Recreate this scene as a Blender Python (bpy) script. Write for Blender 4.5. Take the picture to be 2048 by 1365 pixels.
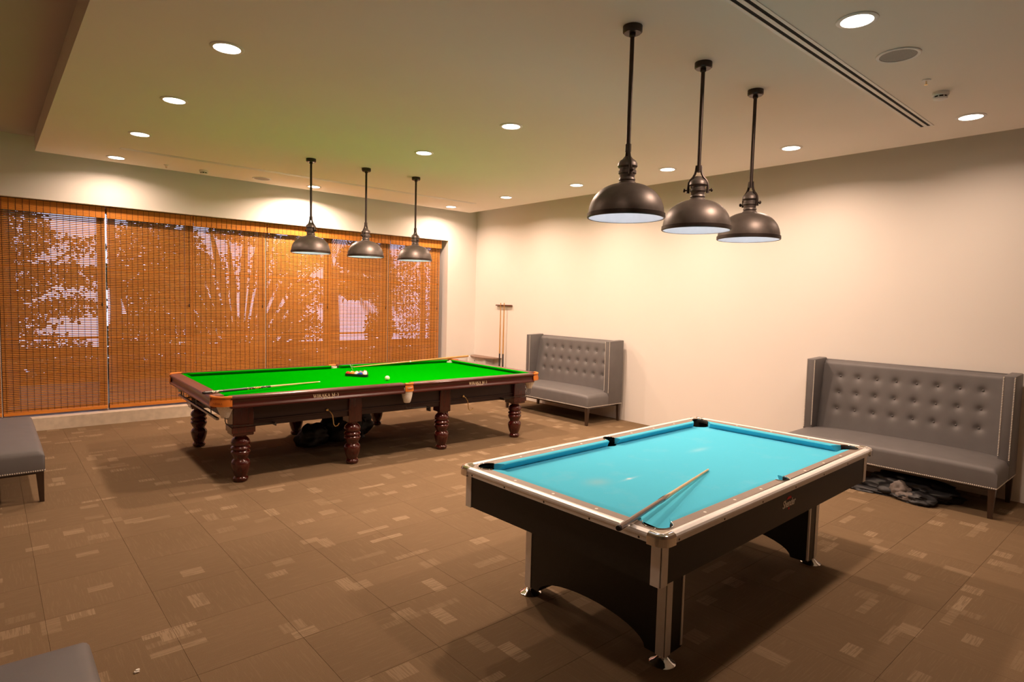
import bpy, bmesh, math, random
from mathutils import Vector, Matrix, noise

# ------------------------------------------------------------------ scene
for o in list(bpy.data.objects):
    bpy.data.objects.remove(o, do_unlink=True)
S = bpy.context.scene
COL = S.collection
PI = math.pi
random.seed(7)

# camera (solved from the room's vanishing points)
CAMZ = 1.85
FPX = 1209.41
RC = ((0.754739877, -0.0247432272, 0.655557386),
      (-0.655542427, -0.066734905, 0.752203815),
      (0.0251365347, -0.997463894, -0.0665877947))
cd = bpy.data.cameras.new('camera')
cam = bpy.data.objects.new('camera', cd)
COL.objects.link(cam)
cd.sensor_fit = 'HORIZONTAL'
cd.sensor_width = 36.0
cd.lens = FPX / 2048 * 36.0
cd.clip_start = 0.05
m4 = Matrix.Identity(4)
for i in range(3):
    m4[i][0] = RC[i][0]
    m4[i][1] = -RC[i][1]
    m4[i][2] = -RC[i][2]
m4[2][3] = CAMZ
cam.matrix_world = m4
S.camera = cam

# view
S.view_settings.view_transform = 'Standard'
S.view_settings.look = 'None'
S.view_settings.gamma = 1.0
S.view_settings.use_curve_mapping = False
S.view_settings.exposure = 0.47

# dusk sky
SKY_TOP = (0.56, 0.63, 1.0)
SKY_LOW = (0.62, 0.65, 1.0)
SKY_STRENGTH = 1.45
# lamps
WARM = (1.0, 0.70, 0.53)
DOWN_W = 29.0
DOWN_SPREAD = math.radians(157)
DIM_COLUMN = (0.36, 1.95, 0.70)        # lamp level per column, made uneven to imitate lens vignetting
DIM_NEAR = 0.42                        # the row nearest the camera is turned down
BULB = 8.0

w = bpy.data.worlds.new('dusk_sky')
S.world = w
w.use_nodes = True
nt = w.node_tree
for n in list(nt.nodes):
    nt.nodes.remove(n)
tc = nt.nodes.new('ShaderNodeTexCoord')
sep = nt.nodes.new('ShaderNodeSeparateXYZ')
nt.links.new(tc.outputs['Generated'], sep.inputs[0])
ramp = nt.nodes.new('ShaderNodeValToRGB')
ramp.color_ramp.elements[0].position = 0.0
ramp.color_ramp.elements[0].color = (*SKY_LOW, 1)
ramp.color_ramp.elements[1].position = 0.5
ramp.color_ramp.elements[1].color = (*SKY_TOP, 1)
nt.links.new(sep.outputs['Z'], ramp.inputs[0])
bg = nt.nodes.new('ShaderNodeBackground')
bg.inputs['Strength'].default_value = SKY_STRENGTH
nt.links.new(ramp.outputs[0], bg.inputs['Color'])
wo = nt.nodes.new('ShaderNodeOutputWorld')
nt.links.new(bg.outputs[0], wo.inputs[0])

# ------------------------------------------------------------------ helpers
def tag(o, label=None, cat=None, group=None, kind=None):
    if label: o['label'] = label
    if cat: o['category'] = cat
    if group: o['group'] = group
    if kind: o['kind'] = kind
    return o

def thing(name, label, cat, loc=(0, 0, 0), rz=0.0, group=None):
    o = bpy.data.objects.new(name, None)
    COL.objects.link(o)
    o.location = loc
    o.rotation_euler = (0, 0, rz)
    o.empty_display_size = 0.1
    return tag(o, label, cat, group)

def kids(o):
    return [c for c in COL.objects if c.parent == o]

def dup(o, parent=None):
    ch = kids(o)
    c = o.copy()
    COL.objects.link(c)
    c.parent = parent
    for k in ch:
        dup(k, c)
    return c

class MB:
    """collects shapes into one mesh"""
    def __init__(s):
        s.bm = bmesh.new()
        s.mi = 0
    def _face(s, vs):
        try:
            f = s.bm.faces.new(vs)
            f.material_index = s.mi
            return f
        except ValueError:
            return None
    def box(s, x0, x1, y0, y1, z0, z1, bev=0.0, seg=2):
        r = bmesh.ops.create_cube(s.bm, size=1.0)
        vs = r['verts']
        for v in vs:
            v.co = Vector(((x0 + x1) / 2 + v.co.x * (x1 - x0), (y0 + y1) / 2 + v.co.y * (y1 - y0), (z0 + z1) / 2 + v.co.z * (z1 - z0)))
        fs = {f for v in vs for f in v.link_faces}
        for f in fs: f.material_index = s.mi
        if bev > 0:
            es = list({e for v in vs for e in v.link_edges})
            bmesh.ops.bevel(s.bm, geom=es, offset=bev, segments=seg, profile=0.5, affect='EDGES', material=-1)
        return s
    def lathe(s, prof, cx=0, cy=0, seg=20, cz=0, cap=True):
        rings = []
        for r, z in prof:
            if r < 1e-5:
                rings.append([s.bm.verts.new((cx, cy, cz + z))])
            else:
                rings.append([s.bm.verts.new((cx + r * math.cos(2 * PI * i / seg), cy + r * math.sin(2 * PI * i / seg), cz + z)) for i in range(seg)])
        for a, b in zip(rings, rings[1:]):
            for i in range(seg):
                j = (i + 1) % seg
                if len(a) == 1 and len(b) == 1: continue
                if len(a) == 1: s._face([a[0], b[j], b[i]][::-1])
                elif len(b) == 1: s._face([a[i], a[j], b[0]])
                else: s._face([a[i], a[j], b[j], b[i]])
        if cap:
            if len(rings[0]) > 1: s._face(rings[0][::-1])
            if len(rings[-1]) > 1: s._face(rings[-1])
        return s
    def tube(s, path, r, seg=8, cap=True):
        pts = [Vector(p) for p in path]
        n = len(pts)
        rr = r if isinstance(r, (list, tuple)) else [r] * n
        d0 = (pts[1] - pts[0]).normalized()
        up = Vector((0, 0, 1)) if abs(d0.z) < 0.9 else Vector((1, 0, 0))
        rings = []
        nrm = (up - d0 * up.dot(d0)).normalized()
        for i in range(n):
            d = (pts[min(i + 1, n - 1)] - pts[max(i - 1, 0)]).normalized()
            nrm = (nrm - d * nrm.dot(d)).normalized()
            b = d.cross(nrm)
            rings.append([s.bm.verts.new(pts[i] + (nrm * math.cos(2 * PI * k / seg) + b * math.sin(2 * PI * k / seg)) * rr[i]) for k in range(seg)])
        for a, b in zip(rings, rings[1:]):
            for i in range(seg):
                j = (i + 1) % seg
                s._face([a[i], a[j], b[j], b[i]])
        if cap:
            s._face(rings[0][::-1]); s._face(rings[-1])
        return s
    def prism(s, poly, z0, z1, axis='z'):
        """extrude 2D polygon; axis z: (x,y) ; x: (y,z) ; y: (x,z)"""
        def P(a, b, c):
            return (a, b, c) if axis == 'z' else ((c, a, b) if axis == 'x' else (a, c, b))
        lo = [s.bm.verts.new(P(a, b, z0)) for a, b in poly]
        hi = [s.bm.verts.new(P(a, b, z1)) for a, b in poly]
        n = len(poly)
        fs = []
        for i in range(n):
            j = (i + 1) % n
            fs.append(s._face([lo[i], lo[j], hi[j], hi[i]]))
        caps = [s._face(lo[::-1]), s._face(hi)]
        if n > 4:
            bmesh.ops.triangulate(s.bm, faces=[f for f in caps if f], quad_method='BEAUTY', ngon_method='EAR_CLIP')
        return s
    def ball(s, c, r, sx=1, sy=1, sz=1, u=16, v=10):
        res = bmesh.ops.create_uvsphere(s.bm, u_segments=u, v_segments=v, radius=r)
        for q in res['verts']:
            q.co = Vector((c[0] + q.co.x * sx, c[1] + q.co.y * sy, c[2] + q.co.z * sz))
            for f in q.link_faces: f.material_index = s.mi
        return s
    def torus(s, c, R, r, a0=0, a1=2 * PI, n=24, seg=6, axis='z'):
        path = []
        for i in range(n + 1):
            a = a0 + (a1 - a0) * i / n
            path.append((c[0] + R * math.cos(a), c[1] + R * math.sin(a), c[2]))
        return s.tube(path, r, seg)
    def quad(s, a, b, c, d):
        vs = [s.bm.verts.new(p) for p in (a, b, c, d)]
        return s._face(vs)
    def build(s, name, mat, parent=None, smooth=38, normals=True):
        if normals:
            bmesh.ops.recalc_face_normals(s.bm, faces=s.bm.faces[:])
        me = bpy.data.meshes.new(name)
        s.bm.to_mesh(me)
        s.bm.free()
        for mt in (mat if isinstance(mat, (list, tuple)) else [mat]):
            me.materials.append(mt)
        if smooth:
            me.polygons.foreach_set('use_smooth', [True] * len(me.polygons))
            me.set_sharp_from_angle(angle=math.radians(smooth))
        o = bpy.data.objects.new(name, me)
        COL.objects.link(o)
        o.parent = parent
        return o

def place_mesh(name, me, parent=None):
    o = bpy.data.objects.new(name, me)
    COL.objects.link(o)
    o.parent = parent
    return o

def text_part(name, txt, mat, parent, size, loc, rot, extrude=0.0006, shear=0.0, space=1.0, xscale=1.0, offset=0.0):
    cu = bpy.data.curves.new(name, 'FONT')
    cu.body = txt
    cu.size = size
    cu.extrude = extrude
    cu.shear = shear
    cu.space_character = space
    cu.align_x = 'CENTER'
    cu.align_y = 'CENTER'
    cu.resolution_u = 3
    cu.offset = offset
    t = bpy.data.objects.new(name, cu)
    COL.objects.link(t)
    dg = bpy.context.evaluated_depsgraph_get()
    me = bpy.data.meshes.new_from_object(t.evaluated_get(dg))
    bpy.data.objects.remove(t, do_unlink=True)
    mt = Matrix.Translation(loc) @ rot.to_4x4() @ Matrix.Diagonal((xscale, 1, 1, 1))
    me.transform(mt)
    me.materials.clear()
    me.materials.append(mat)
    return place_mesh(name, me, parent)

# ------------------------------------------------------------------ materials
class NT:
    def __init__(s, name):
        s.m = bpy.data.materials.new(name)
        s.m.use_nodes = True
        s.t = s.m.node_tree
        s.b = s.t.nodes['Principled BSDF']
        s.out = s.t.nodes['Material Output']
    def n(s, kind, **kw):
        q = s.t.nodes.new(kind)
        for k, v in kw.items():
            if k.startswith('i_'):
                q.inputs[k[2:].replace('_', ' ')].default_value = v
            else:
                setattr(q, k, v)
        return q
    def l(s, a, b):
        s.t.links.new(a, b)
    def math(s, op, a, b=None, c=None):
        q = s.n('ShaderNodeMath', operation=op)
        for i, x in enumerate((a, b, c)):
            if x is None: continue
            if isinstance(x, (int, float)): q.inputs[i].default_value = x
            else: s.l(x, q.inputs[i])
        return q.outputs[0]
    def mix(s, fac, a, b, blend='MIX'):
        q = s.n('ShaderNodeMix', data_type='RGBA', blend_type=blend)
        for sock, x in ((q.inputs[0], fac), (q.inputs[6], a), (q.inputs[7], b)):
            if isinstance(x, (int, float)): sock.default_value = x
            elif isinstance(x, tuple): sock.default_value = (*x[:3], 1)
            else: s.l(x, sock)
        return q.outputs[2]
    def coord(s, kind='Object', scale=(1, 1, 1)):
        if kind == 'Position':
            src = s.n('ShaderNodeNewGeometry').outputs['Position']
        else:
            src = s.n('ShaderNodeTexCoord').outputs[kind]
        mp = s.n('ShaderNodeMapping')
        mp.inputs['Scale'].default_value = scale
        s.l(src, mp.inputs[0])
        return mp.outputs[0]
    def noise(s, vec, scale=5, detail=3, rough=0.5):
        q = s.n('ShaderNodeTexNoise')
        q.inputs['Scale'].default_value = scale
        q.inputs['Detail'].default_value = detail
        q.inputs['Roughness'].default_value = rough
        s.l(vec, q.inputs['Vector'])
        return q.outputs['Fac']
    def ramp(s, fac, stops):
        q = s.n('ShaderNodeValToRGB')
        el = q.color_ramp.elements
        while len(el) < len(stops): el.new(0.5)
        for e, (p, c) in zip(el, stops):
            e.position = p
            e.color = (*c, 1) if isinstance(c, tuple) else (c, c, c, 1)
        s.l(fac, q.inputs[0])
        return q.outputs[0]
    def bump(s, h, strength=0.2, dist=0.01):
        q = s.n('ShaderNodeBump')
        q.inputs['Strength'].default_value = strength
        q.inputs['Distance'].default_value = dist
        s.l(h, q.inputs['Height'])
        s.l(q.outputs[0], s.b.inputs['Normal'])
    def base(s, c):
        if isinstance(c, tuple): s.b.inputs['Base Color'].default_value = (*c, 1)
        else: s.l(c, s.b.inputs['Base Color'])
    def set(s, **kw):
        for k, v in kw.items():
            s.b.inputs[k.replace('_', ' ')].default_value = v

def mat_simple(name, col, rough=0.5, metal=0.0, var=0.08, nscale=30, bump=0.0, coat=0.0, spec=0.5, sheen=0.0, coords='Object'):
    q = NT(name)
    v = q.coord(coords)
    f = q.noise(v, nscale, 3)
    lo = tuple(max(0, c * (1 - var)) for c in col)
    hi = tuple(min(1, c * (1 + var)) for c in col)
    q.base(q.ramp(f, [(0.3, lo), (0.7, hi)]))
    q.set(Roughness=rough, Metallic=metal, Coat_Weight=coat, Coat_Roughness=0.08, Specular_IOR_Level=spec, Sheen_Weight=sheen)
    if bump: q.bump(f, bump, 0.003)
    return q.m

def mat_paint(name, col, rough=0.85):
    q = NT(name)
    v = q.coord('Position')
    f = q.noise(v, 1.3, 4)
    q.base(q.mix(f, tuple(c * 0.97 for c in col), tuple(min(1, c * 1.02) for c in col)))
    q.set(Roughness=rough, Specular_IOR_Level=0.25)
    q.bump(q.noise(v, 220, 2), 0.05, 0.002)
    return q.m

def mat_wood(name, dark, light, axis=0, rough=0.3, coat=0.5, scale=6):
    q = NT(name)
    sc = [scale * 5] * 3
    sc[axis] = scale * 0.5
    v = q.coord('Object', tuple(sc))
    f = q.noise(v, 1.0, 5, 0.6)
    f2 = q.noise(v, 6.0, 2)
    c = q.ramp(f, [(0.30, dark), (0.72, light)])
    q.base(q.mix(q.math('MULTIPLY', f2, 0.35), c, dark))
    q.set(Roughness=rough, Coat_Weight=coat, Coat_Roughness=0.1)
    return q.m

def mat_carpet():
    q = NT('carpet_tile_wool')
    g = q.n('ShaderNodeNewGeometry').outputs['Position']
    sp = q.n('ShaderNodeSeparateXYZ'); q.l(g, sp.inputs[0])
    X, Y = sp.outputs[0], sp.outputs[1]
    def cell(sx, sy, ox, oy, seed):
        ix = q.math('FLOOR', q.math('DIVIDE', q.math('ADD', X, ox), sx))
        iy = q.math('FLOOR', q.math('DIVIDE', q.math('ADD', Y, oy), sy))
        cb = q.n('ShaderNodeCombineXYZ'); q.l(ix, cb.inputs[0]); q.l(iy, cb.inputs[1]); cb.inputs[2].default_value = seed
        wn = q.n('ShaderNodeTexWhiteNoise', noise_dimensions='3D'); q.l(cb.outputs[0], wn.inputs['Vector'])
        return wn.outputs['Value'], wn.outputs['Color'], ix, iy
    # fine yarn stripes along x and along y
    def stripes(sx, sy):
        mp = q.n('ShaderNodeMapping'); mp.inputs['Scale'].default_value = (sx, sy, 1); q.l(g, mp.inputs[0])
        return q.noise(mp.outputs[0], 1.0, 2, 0.6)
    stx = stripes(5, 110)      # yarns running along x
    sty = stripes(110, 5)
    pile = q.noise(g, 260, 3, 0.7)
    big = q.noise(g, 0.9, 3)
    # tile to tile shade (quarter-turned tiles)
    tv, tcol, ix, iy = cell(0.5235, 0.531, -0.2072 + 5.235, -0.44 + 5.31, 3.0)
    par = q.math('MODULO', q.math('ADD', q.math('ABSOLUTE', ix), q.math('ABSOLUTE', iy)), 2.0)
    par = q.math('GREATER_THAN', par, 0.5)
    yarn = q.n('ShaderNodeMix', data_type='FLOAT'); q.l(par, yarn.inputs[0]); q.l(stx, yarn.inputs[2]); q.l(sty, yarn.inputs[3])
    yarn = yarn.outputs[0]
    base = q.mix(pile, (0.155, 0.103, 0.057), (0.268, 0.181, 0.104))
    base = q.mix(q.math('MULTIPLY', tv, 0.30), base, (0.134, 0.090, 0.050))
    base = q.mix(q.math('MULTIPLY', q.math('GREATER_THAN', yarn, 0.58), 0.20), base, (0.30, 0.212, 0.124))
    # pale woven blocks of several sizes
    tot = None
    for sx, sy, ox, oy, seed, thr in ((0.131, 0.1062, 9.03, 9.02, 11.0, 0.965), (0.2618, 0.0531, 9.10, 9.05, 23.0, 0.975), (0.0873, 0.177, 9.07, 9.13, 37.0, 0.980), (0.131, 0.0797, 9.0, 9.01, 51.0, 0.978)):
        v, c, _, _ = cell(sx, sy, ox, oy, seed)
        on = q.math('GREATER_THAN', v, thr)
        s3 = q.n('ShaderNodeSeparateColor'); q.l(c, s3.inputs[0])
        d = q.math('GREATER_THAN', s3.outputs[1], 0.45)
        st = q.n('ShaderNodeMix', data_type='FLOAT'); q.l(d, st.inputs[0]); q.l(sty, st.inputs[2]); q.l(stx, st.inputs[3])
        k = q.math('MULTIPLY', on, q.math('MULTIPLY_ADD', q.math('GREATER_THAN', st.outputs[0], 0.48), 0.50, 0.28))
        k = q.math('MULTIPLY', k, q.math('MULTIPLY_ADD', s3.outputs[2], 0.6, 0.18))
        tot = k if tot is None else q.math('MAXIMUM', tot, k)
    base = q.mix(tot, base, (0.43, 0.318, 0.202))
    q.base(q.mix(q.math('MULTIPLY', big, 0.25), base, (0.146, 0.097, 0.054)))
    q.set(Roughness=0.95, Specular_IOR_Level=0.1)
    q.bump(pile, 0.5, 0.004)
    return q.m

def mat_cloth(name, col, dusty, marks=()):
    q = NT(name)
    v = q.coord('Object')
    f = q.noise(v, 350, 2, 0.7)
    d = q.noise(v, 5, 5, 0.65)
    c = q.mix(f, tuple(x * 0.90 for x in col), tuple(min(1, x * 1.08) for x in col))
    c = q.mix(q.ramp(d, [(0.55, 0.0), (0.85, 0.35)]), c, dusty)
    for mx_, my_, rx_, ry_, amt, mc in marks:
        sp = q.n('ShaderNodeSeparateXYZ'); q.l(v, sp.inputs[0])
        ex = q.math('POWER', q.math('DIVIDE', q.math('SUBTRACT', sp.outputs[0], mx_), rx_), 2.0)
        ey = q.math('POWER', q.math('DIVIDE', q.math('SUBTRACT', sp.outputs[1], my_), ry_), 2.0)
        k = q.math('MULTIPLY', q.math('EXPONENT', q.math('MULTIPLY', q.math('ADD', ex, ey), -1.0)), amt)
        k = q.math('MULTIPLY', k, q.math('MULTIPLY_ADD', f, 0.8, 0.5))
        c = q.mix(k, c, mc)
    q.base(c)
    q.set(Roughness=1.0, Specular_IOR_Level=0.0)
    q.bump(f, 0.15, 0.001)
    return q.m

def mat_leather(name, col):
    q = NT(name)
    v = q.coord('Object')
    vo = q.n('ShaderNodeTexVoronoi'); vo.inputs['Scale'].default_value = 260; q.l(v, vo.inputs['Vector'])
    f = q.noise(v, 9, 4)
    q.base(q.mix(f, tuple(c * 0.88 for c in col), tuple(min(1, c * 1.1) for c in col)))
    q.set(Roughness=0.5, Specular_IOR_Level=0.4)
    q.bump(vo.outputs['Distance'], 0.12, 0.001)
    return q.m

def mat_bamboo(name, lo, hi, trans):
    q = NT(name)
    v = q.coord('Position', (1.6, 40, 42))
    f = q.noise(v, 1.0, 4, 0.65)
    v2 = q.coord('Position', (0.5, 8, 90))
    f2 = q.noise(v2, 1.0, 2)
    c = q.ramp(f, [(0.25, lo), (0.75, hi)])
    c = q.mix(q.math('MULTIPLY', f2, 0.5), c, lo)
    q.base(c)
    q.set(Roughness=0.5, Specular_IOR_Level=0.35)
    tr = q.n('ShaderNodeBsdfTranslucent')
    q.l(q.mix(0.5, c, (0.85, 0.62, 0.55)), tr.inputs['Color'])
    mx = q.n('ShaderNodeMixShader'); mx.inputs[0].default_value = trans
    q.l(q.b.outputs[0], mx.inputs[1]); q.l(tr.outputs[0], mx.inputs[2])
    q.l(mx.outputs[0], q.out.inputs['Surface'])
    return q.m

def mat_glass(name):
    q = NT(name)
    tr = q.n('ShaderNodeBsdfTransparent'); tr.inputs[0].default_value = (0.93, 0.96, 0.97, 1)
    gl = q.n('ShaderNodeBsdfGlossy'); gl.inputs['Roughness'].default_value = 0.02
    fr = q.n('ShaderNodeFresnel'); fr.inputs['IOR'].default_value = 1.45
    v = q.coord('Object')
    fac = q.math('MULTIPLY', fr.outputs[0], q.math('MULTIPLY_ADD', q.noise(v, 2, 2), 0.1, 0.9))
    mx = q.n('ShaderNodeMixShader'); q.l(fac, mx.inputs[0])
    q.l(tr.outputs[0], mx.inputs[1]); q.l(gl.outputs[0], mx.inputs[2])
    q.l(mx.outputs[0], q.out.inputs['Surface'])
    return q.m

def mat_emit(name, col, strength):
    q = NT(name)
    e = q.n('ShaderNodeEmission')
    e.inputs[0].default_value = (*col, 1)
    e.inputs[1].default_value = strength
    q.l(e.outputs[0], q.out.inputs['Surface'])
    return q.m

def mat_leaf(name, lo, hi):
    q = NT(name)
    v = q.coord('Position')
    f = q.noise(v, 3.0, 3)
    c = q.mix(f, lo, hi)
    q.base(c)
    q.set(Roughness=0.55)
    tr = q.n('ShaderNodeBsdfTranslucent'); q.l(c, tr.inputs['Color'])
    mx = q.n('ShaderNodeMixShader'); mx.inputs[0].default_value = 0.25
    q.l(q.b.outputs[0], mx.inputs[1]); q.l(tr.outputs[0], mx.inputs[2])
    q.l(mx.outputs[0], q.out.inputs['Surface'])
    return q.m

def mat_net(name):
    q = NT(name)
    v = q.coord('Object')
    vo = q.n('ShaderNodeTexVoronoi'); vo.inputs['Scale'].default_value = 170; q.l(v, vo.inputs['Vector'])
    q.base(q.ramp(vo.outputs['Distance'], [(0.30, (0.90, 0.87, 0.79)), (0.85, (0.66, 0.61, 0.52))]))
    q.set(Roughness=0.8)
    q.bump(vo.outputs['Distance'], 0.6, 0.004)
    return q.m

def mat_ball(name, col, stripe=False):
    q = NT(name)
    sp = q.n('ShaderNodeSeparateXYZ'); q.l(q.n('ShaderNodeTexCoord').outputs['Object'], sp.inputs[0])
    if stripe:
        k = q.math('LESS_THAN', q.math('ABSOLUTE', sp.outputs[2]), 0.016)
    else:
        cb = q.math('GREATER_THAN', sp.outputs[2], 2.0)
        k = q.math('SUBTRACT', 1.0, cb)
    q.base(q.mix(k, (0.85, 0.80, 0.66), col))
    q.set(Roughness=0.12, Coat_Weight=0.6, Coat_Roughness=0.03)
    return q.m

def mat_ornate(name, a, b):
    q = NT(name)
    v = q.coord('Object')
    vo = q.n('ShaderNodeTexVoronoi'); vo.inputs['Scale'].default_value = 60; q.l(v, vo.inputs['Vector'])
    q.base(q.ramp(vo.outputs['Distance'], [(0.35, a), (0.5, b)]))
    q.set(Roughness=0.25, Coat_Weight=0.5)
    return q.m

M = {}
M['wall'] = mat_paint('cream_wall_paint', (0.86, 0.82, 0.765))
M['wall_dim'] = mat_paint('low_bounce_dark_paint', (0.26, 0.19, 0.14))  # for the unseen left and back walls, made dark to cut bounced light
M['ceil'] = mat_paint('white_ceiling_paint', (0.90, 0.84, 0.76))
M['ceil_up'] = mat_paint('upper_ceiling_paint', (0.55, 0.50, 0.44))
M['stone'] = mat_simple('sill_stone', (0.70, 0.60, 0.47), 0.45, var=0.1, nscale=12)
M['carpet'] = mat_carpet()
M['subfloor'] = mat_simple('dark_subfloor', (0.12, 0.08, 0.048), 0.95)
M['white_metal'] = mat_simple('white_enamel', (0.82, 0.80, 0.77), 0.4, var=0.02)
M['frame'] = mat_simple('window_frame_aluminium', (0.10, 0.085, 0.075), 0.5, var=0.05)
M['glass'] = mat_glass('window_glass')
M['bamboo'] = mat_bamboo('bamboo_slats', (0.66, 0.235, 0.032), (0.95, 0.46, 0.095), 0.30)
M['bamboo_val'] = mat_bamboo('bamboo_valance_slats', (0.60, 0.19, 0.022), (0.86, 0.34, 0.05), 0.05)
M['cord'] = mat_simple('dark_stitch_cord', (0.05, 0.025, 0.015), 0.8)
M['rail_white'] = mat_simple('grey_side_channel', (0.62, 0.60, 0.58), 0.5)
M['leather'] = mat_leather('grey_leatherette', (0.140, 0.133, 0.132))
M['button'] = mat_leather('grey_button_cover', (0.105, 0.10, 0.098))
M['nail'] = mat_simple('nickel_nailhead', (0.92, 0.87, 0.78), 0.3, 0.35)
M['leg'] = mat_wood('espresso_leg_wood', (0.028, 0.014, 0.008), (0.062, 0.032, 0.018), 2, 0.35, 0.3)
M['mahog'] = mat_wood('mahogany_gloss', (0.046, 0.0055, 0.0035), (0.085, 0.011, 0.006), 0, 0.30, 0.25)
M['mahog_leg'] = mat_wood('mahogany_turned', (0.046, 0.0055, 0.0035), (0.078, 0.010, 0.006), 2, 0.20, 0.5)
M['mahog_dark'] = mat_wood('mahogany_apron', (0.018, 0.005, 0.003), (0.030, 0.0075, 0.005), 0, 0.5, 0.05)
M['mahog_top'] = mat_wood('mahogany_rail_end', (0.12, 0.035, 0.022), (0.20, 0.065, 0.042), 1, 0.35, 0.3)
M['green'] = mat_cloth('green_baize', (0.0004, 0.285, 0.0004), (0.001, 0.31, 0.001))
M['teal'] = mat_cloth('teal_baize', (0.105, 0.58, 0.80), (0.26, 0.62, 0.80), ((-0.602, 0.013, 0.016, 0.010, 0.8, (0.85, 0.85, 0.85)), (-0.600, 0.010, 0.07, 0.012, 0.3, (0.7, 0.8, 0.85)), (-0.812, 0.086, 0.08, 0.06, 0.35, (0.42, 0.55, 0.56)), (0.42, 0.14, 0.10, 0.03, 0.25, (0.6, 0.8, 0.85))))
M['tan'] = mat_leather('orange_pocket_leather', (0.66, 0.19, 0.018))
M['tan_ink'] = mat_simple('stamped_lettering', (0.26, 0.06, 0.01), 0.6)
M['net'] = mat_net('cream_pocket_net')
M['brass'] = mat_simple('brass', (0.70, 0.50, 0.22), 0.3, 1.0)
M['steel'] = mat_simple('dull_steel', (0.36, 0.34, 0.31), 0.35, 1.0)
M['black_wire'] = mat_simple('black_wire', (0.075, 0.065, 0.055), 0.35, 0.7)
M['cream_print'] = mat_simple('cream_print', (0.85, 0.72, 0.48), 0.5)
M['lam_black'] = mat_simple('black_laminate', (0.0105, 0.0095, 0.008), 0.45, var=0.2, nscale=80)
M['lam_brown'] = mat_simple('taupe_rail_laminate', (0.255, 0.195, 0.155), 0.45, var=0.05, nscale=40)
M['alu'] = mat_simple('brushed_aluminium', (0.84, 0.82, 0.79), 0.38, 0.25, var=0.03)
M['chrome'] = mat_simple('chrome', (0.82, 0.80, 0.78), 0.08, 1.0, var=0.02)
M['screw'] = mat_simple('dark_screw', (0.05, 0.04, 0.035), 0.5, 0.5)
M['pearl'] = mat_simple('pearl_inlay', (0.90, 0.85, 0.76), 0.3)
M['rubber'] = mat_simple('black_pocket_liner', (0.016, 0.013, 0.011), 0.7)
M['white_print'] = mat_simple('white_print', (0.88, 0.84, 0.78), 0.5)
M['red_print'] = mat_simple('red_print', (0.75, 0.01, 0.02), 0.5)
M['bronze'] = mat_simple('dark_bronze', (0.145, 0.122, 0.110), 0.46, 0.6, var=0.15, nscale=14)
M['bronze_dk'] = mat_simple('dark_bronze_fittings', (0.060, 0.045, 0.038), 0.42, 0.7, var=0.12, nscale=20)
M['enamel'] = mat_simple('white_shade_lining', (0.86, 0.86, 0.88), 0.35, var=0.02)
M['bulb'] = mat_emit('pendant_bulb_glow', (0.95, 0.93, 1.0), BULB)
M['down'] = mat_emit('downlight_glow', (1.0, 0.92, 0.80), 9.0)
M['grille'] = mat_simple('speaker_grille', (0.36, 0.34, 0.32), 0.7, var=0.25, nscale=300)
M['black'] = mat_simple('slot_black', (0.008, 0.007, 0.006), 0.9)
M['maple'] = mat_wood('maple_shaft', (0.62, 0.40, 0.16), (0.74, 0.52, 0.25), 0, 0.35, 0.4, 10)
M['ash'] = mat_wood('honey_ash_shaft', (0.52, 0.27, 0.07), (0.64, 0.36, 0.11), 0, 0.35, 0.4, 10)
M['butt'] = mat_wood('dark_cue_butt', (0.085, 0.036, 0.016), (0.16, 0.070, 0.032), 0, 0.3, 0.6, 10)
M['cue_black'] = mat_simple('black_cue_wrap', (0.02, 0.018, 0.018), 0.35, coat=0.4)
M['orn1'] = mat_ornate('yellow_black_ornament', (0.72, 0.36, 0.03), (0.04, 0.02, 0.01))
M['orn2'] = mat_ornate('cream_black_ornament', (0.75, 0.66, 0.45), (0.04, 0.03, 0.02))
M['tip'] = mat_simple('cue_tip_leather', (0.10, 0.16, 0.30), 0.9)
M['ferrule'] = mat_simple('white_ferrule', (0.85, 0.82, 0.74), 0.4)
M['rackwood'] = mat_wood('rack_wood', (0.10, 0.03, 0.015), (0.20, 0.07, 0.03), 1, 0.35, 0.4)
M['shelf'] = mat_wood('brown_shelf_top', (0.20, 0.12, 0.08), (0.32, 0.20, 0.14), 1, 0.5, 0.1)
M['bagblack'] = mat_simple('black_nylon', (0.010, 0.010, 0.011), 0.5, var=0.3, nscale=18, bump=0.2)
M['baggrey'] = mat_simple('grey_nylon', (0.14, 0.115, 0.10), 0.6, var=0.15, nscale=25, bump=0.2)
M['plastic'] = mat_simple('black_plastic', (0.012, 0.011, 0.010), 0.3)
M['paper'] = mat_simple('white_scrap', (0.85, 0.80, 0.70), 0.9)
M['leaf'] = mat_leaf('dark_leaf', (0.012, 0.030, 0.008), (0.045, 0.075, 0.02))
M['palm'] = mat_leaf('palm_leaf', (0.020, 0.045, 0.012), (0.06, 0.09, 0.03))
M['bark'] = mat_simple('bark', (0.07, 0.05, 0.035), 0.9, var=0.3, nscale=12, bump=0.5)
M['soil'] = mat_simple('garden_ground', (0.06, 0.06, 0.03), 0.95, var=0.4, nscale=3)

# ------------------------------------------------------------------ room shell
XR, YW = 7.60, 9.90          # right wall, window wall
XL, YB = -0.62, -1.30        # left wall, wall behind the camera
ZC, ZU = 3.56, 3.77          # floating ceiling panel, upper ceiling

def struct(name, mb, mat, parent=None, smooth=0):
    o = mb.build(name, mat, parent, smooth)
    if parent is None: o['kind'] = 'structure'
    return o

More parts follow.
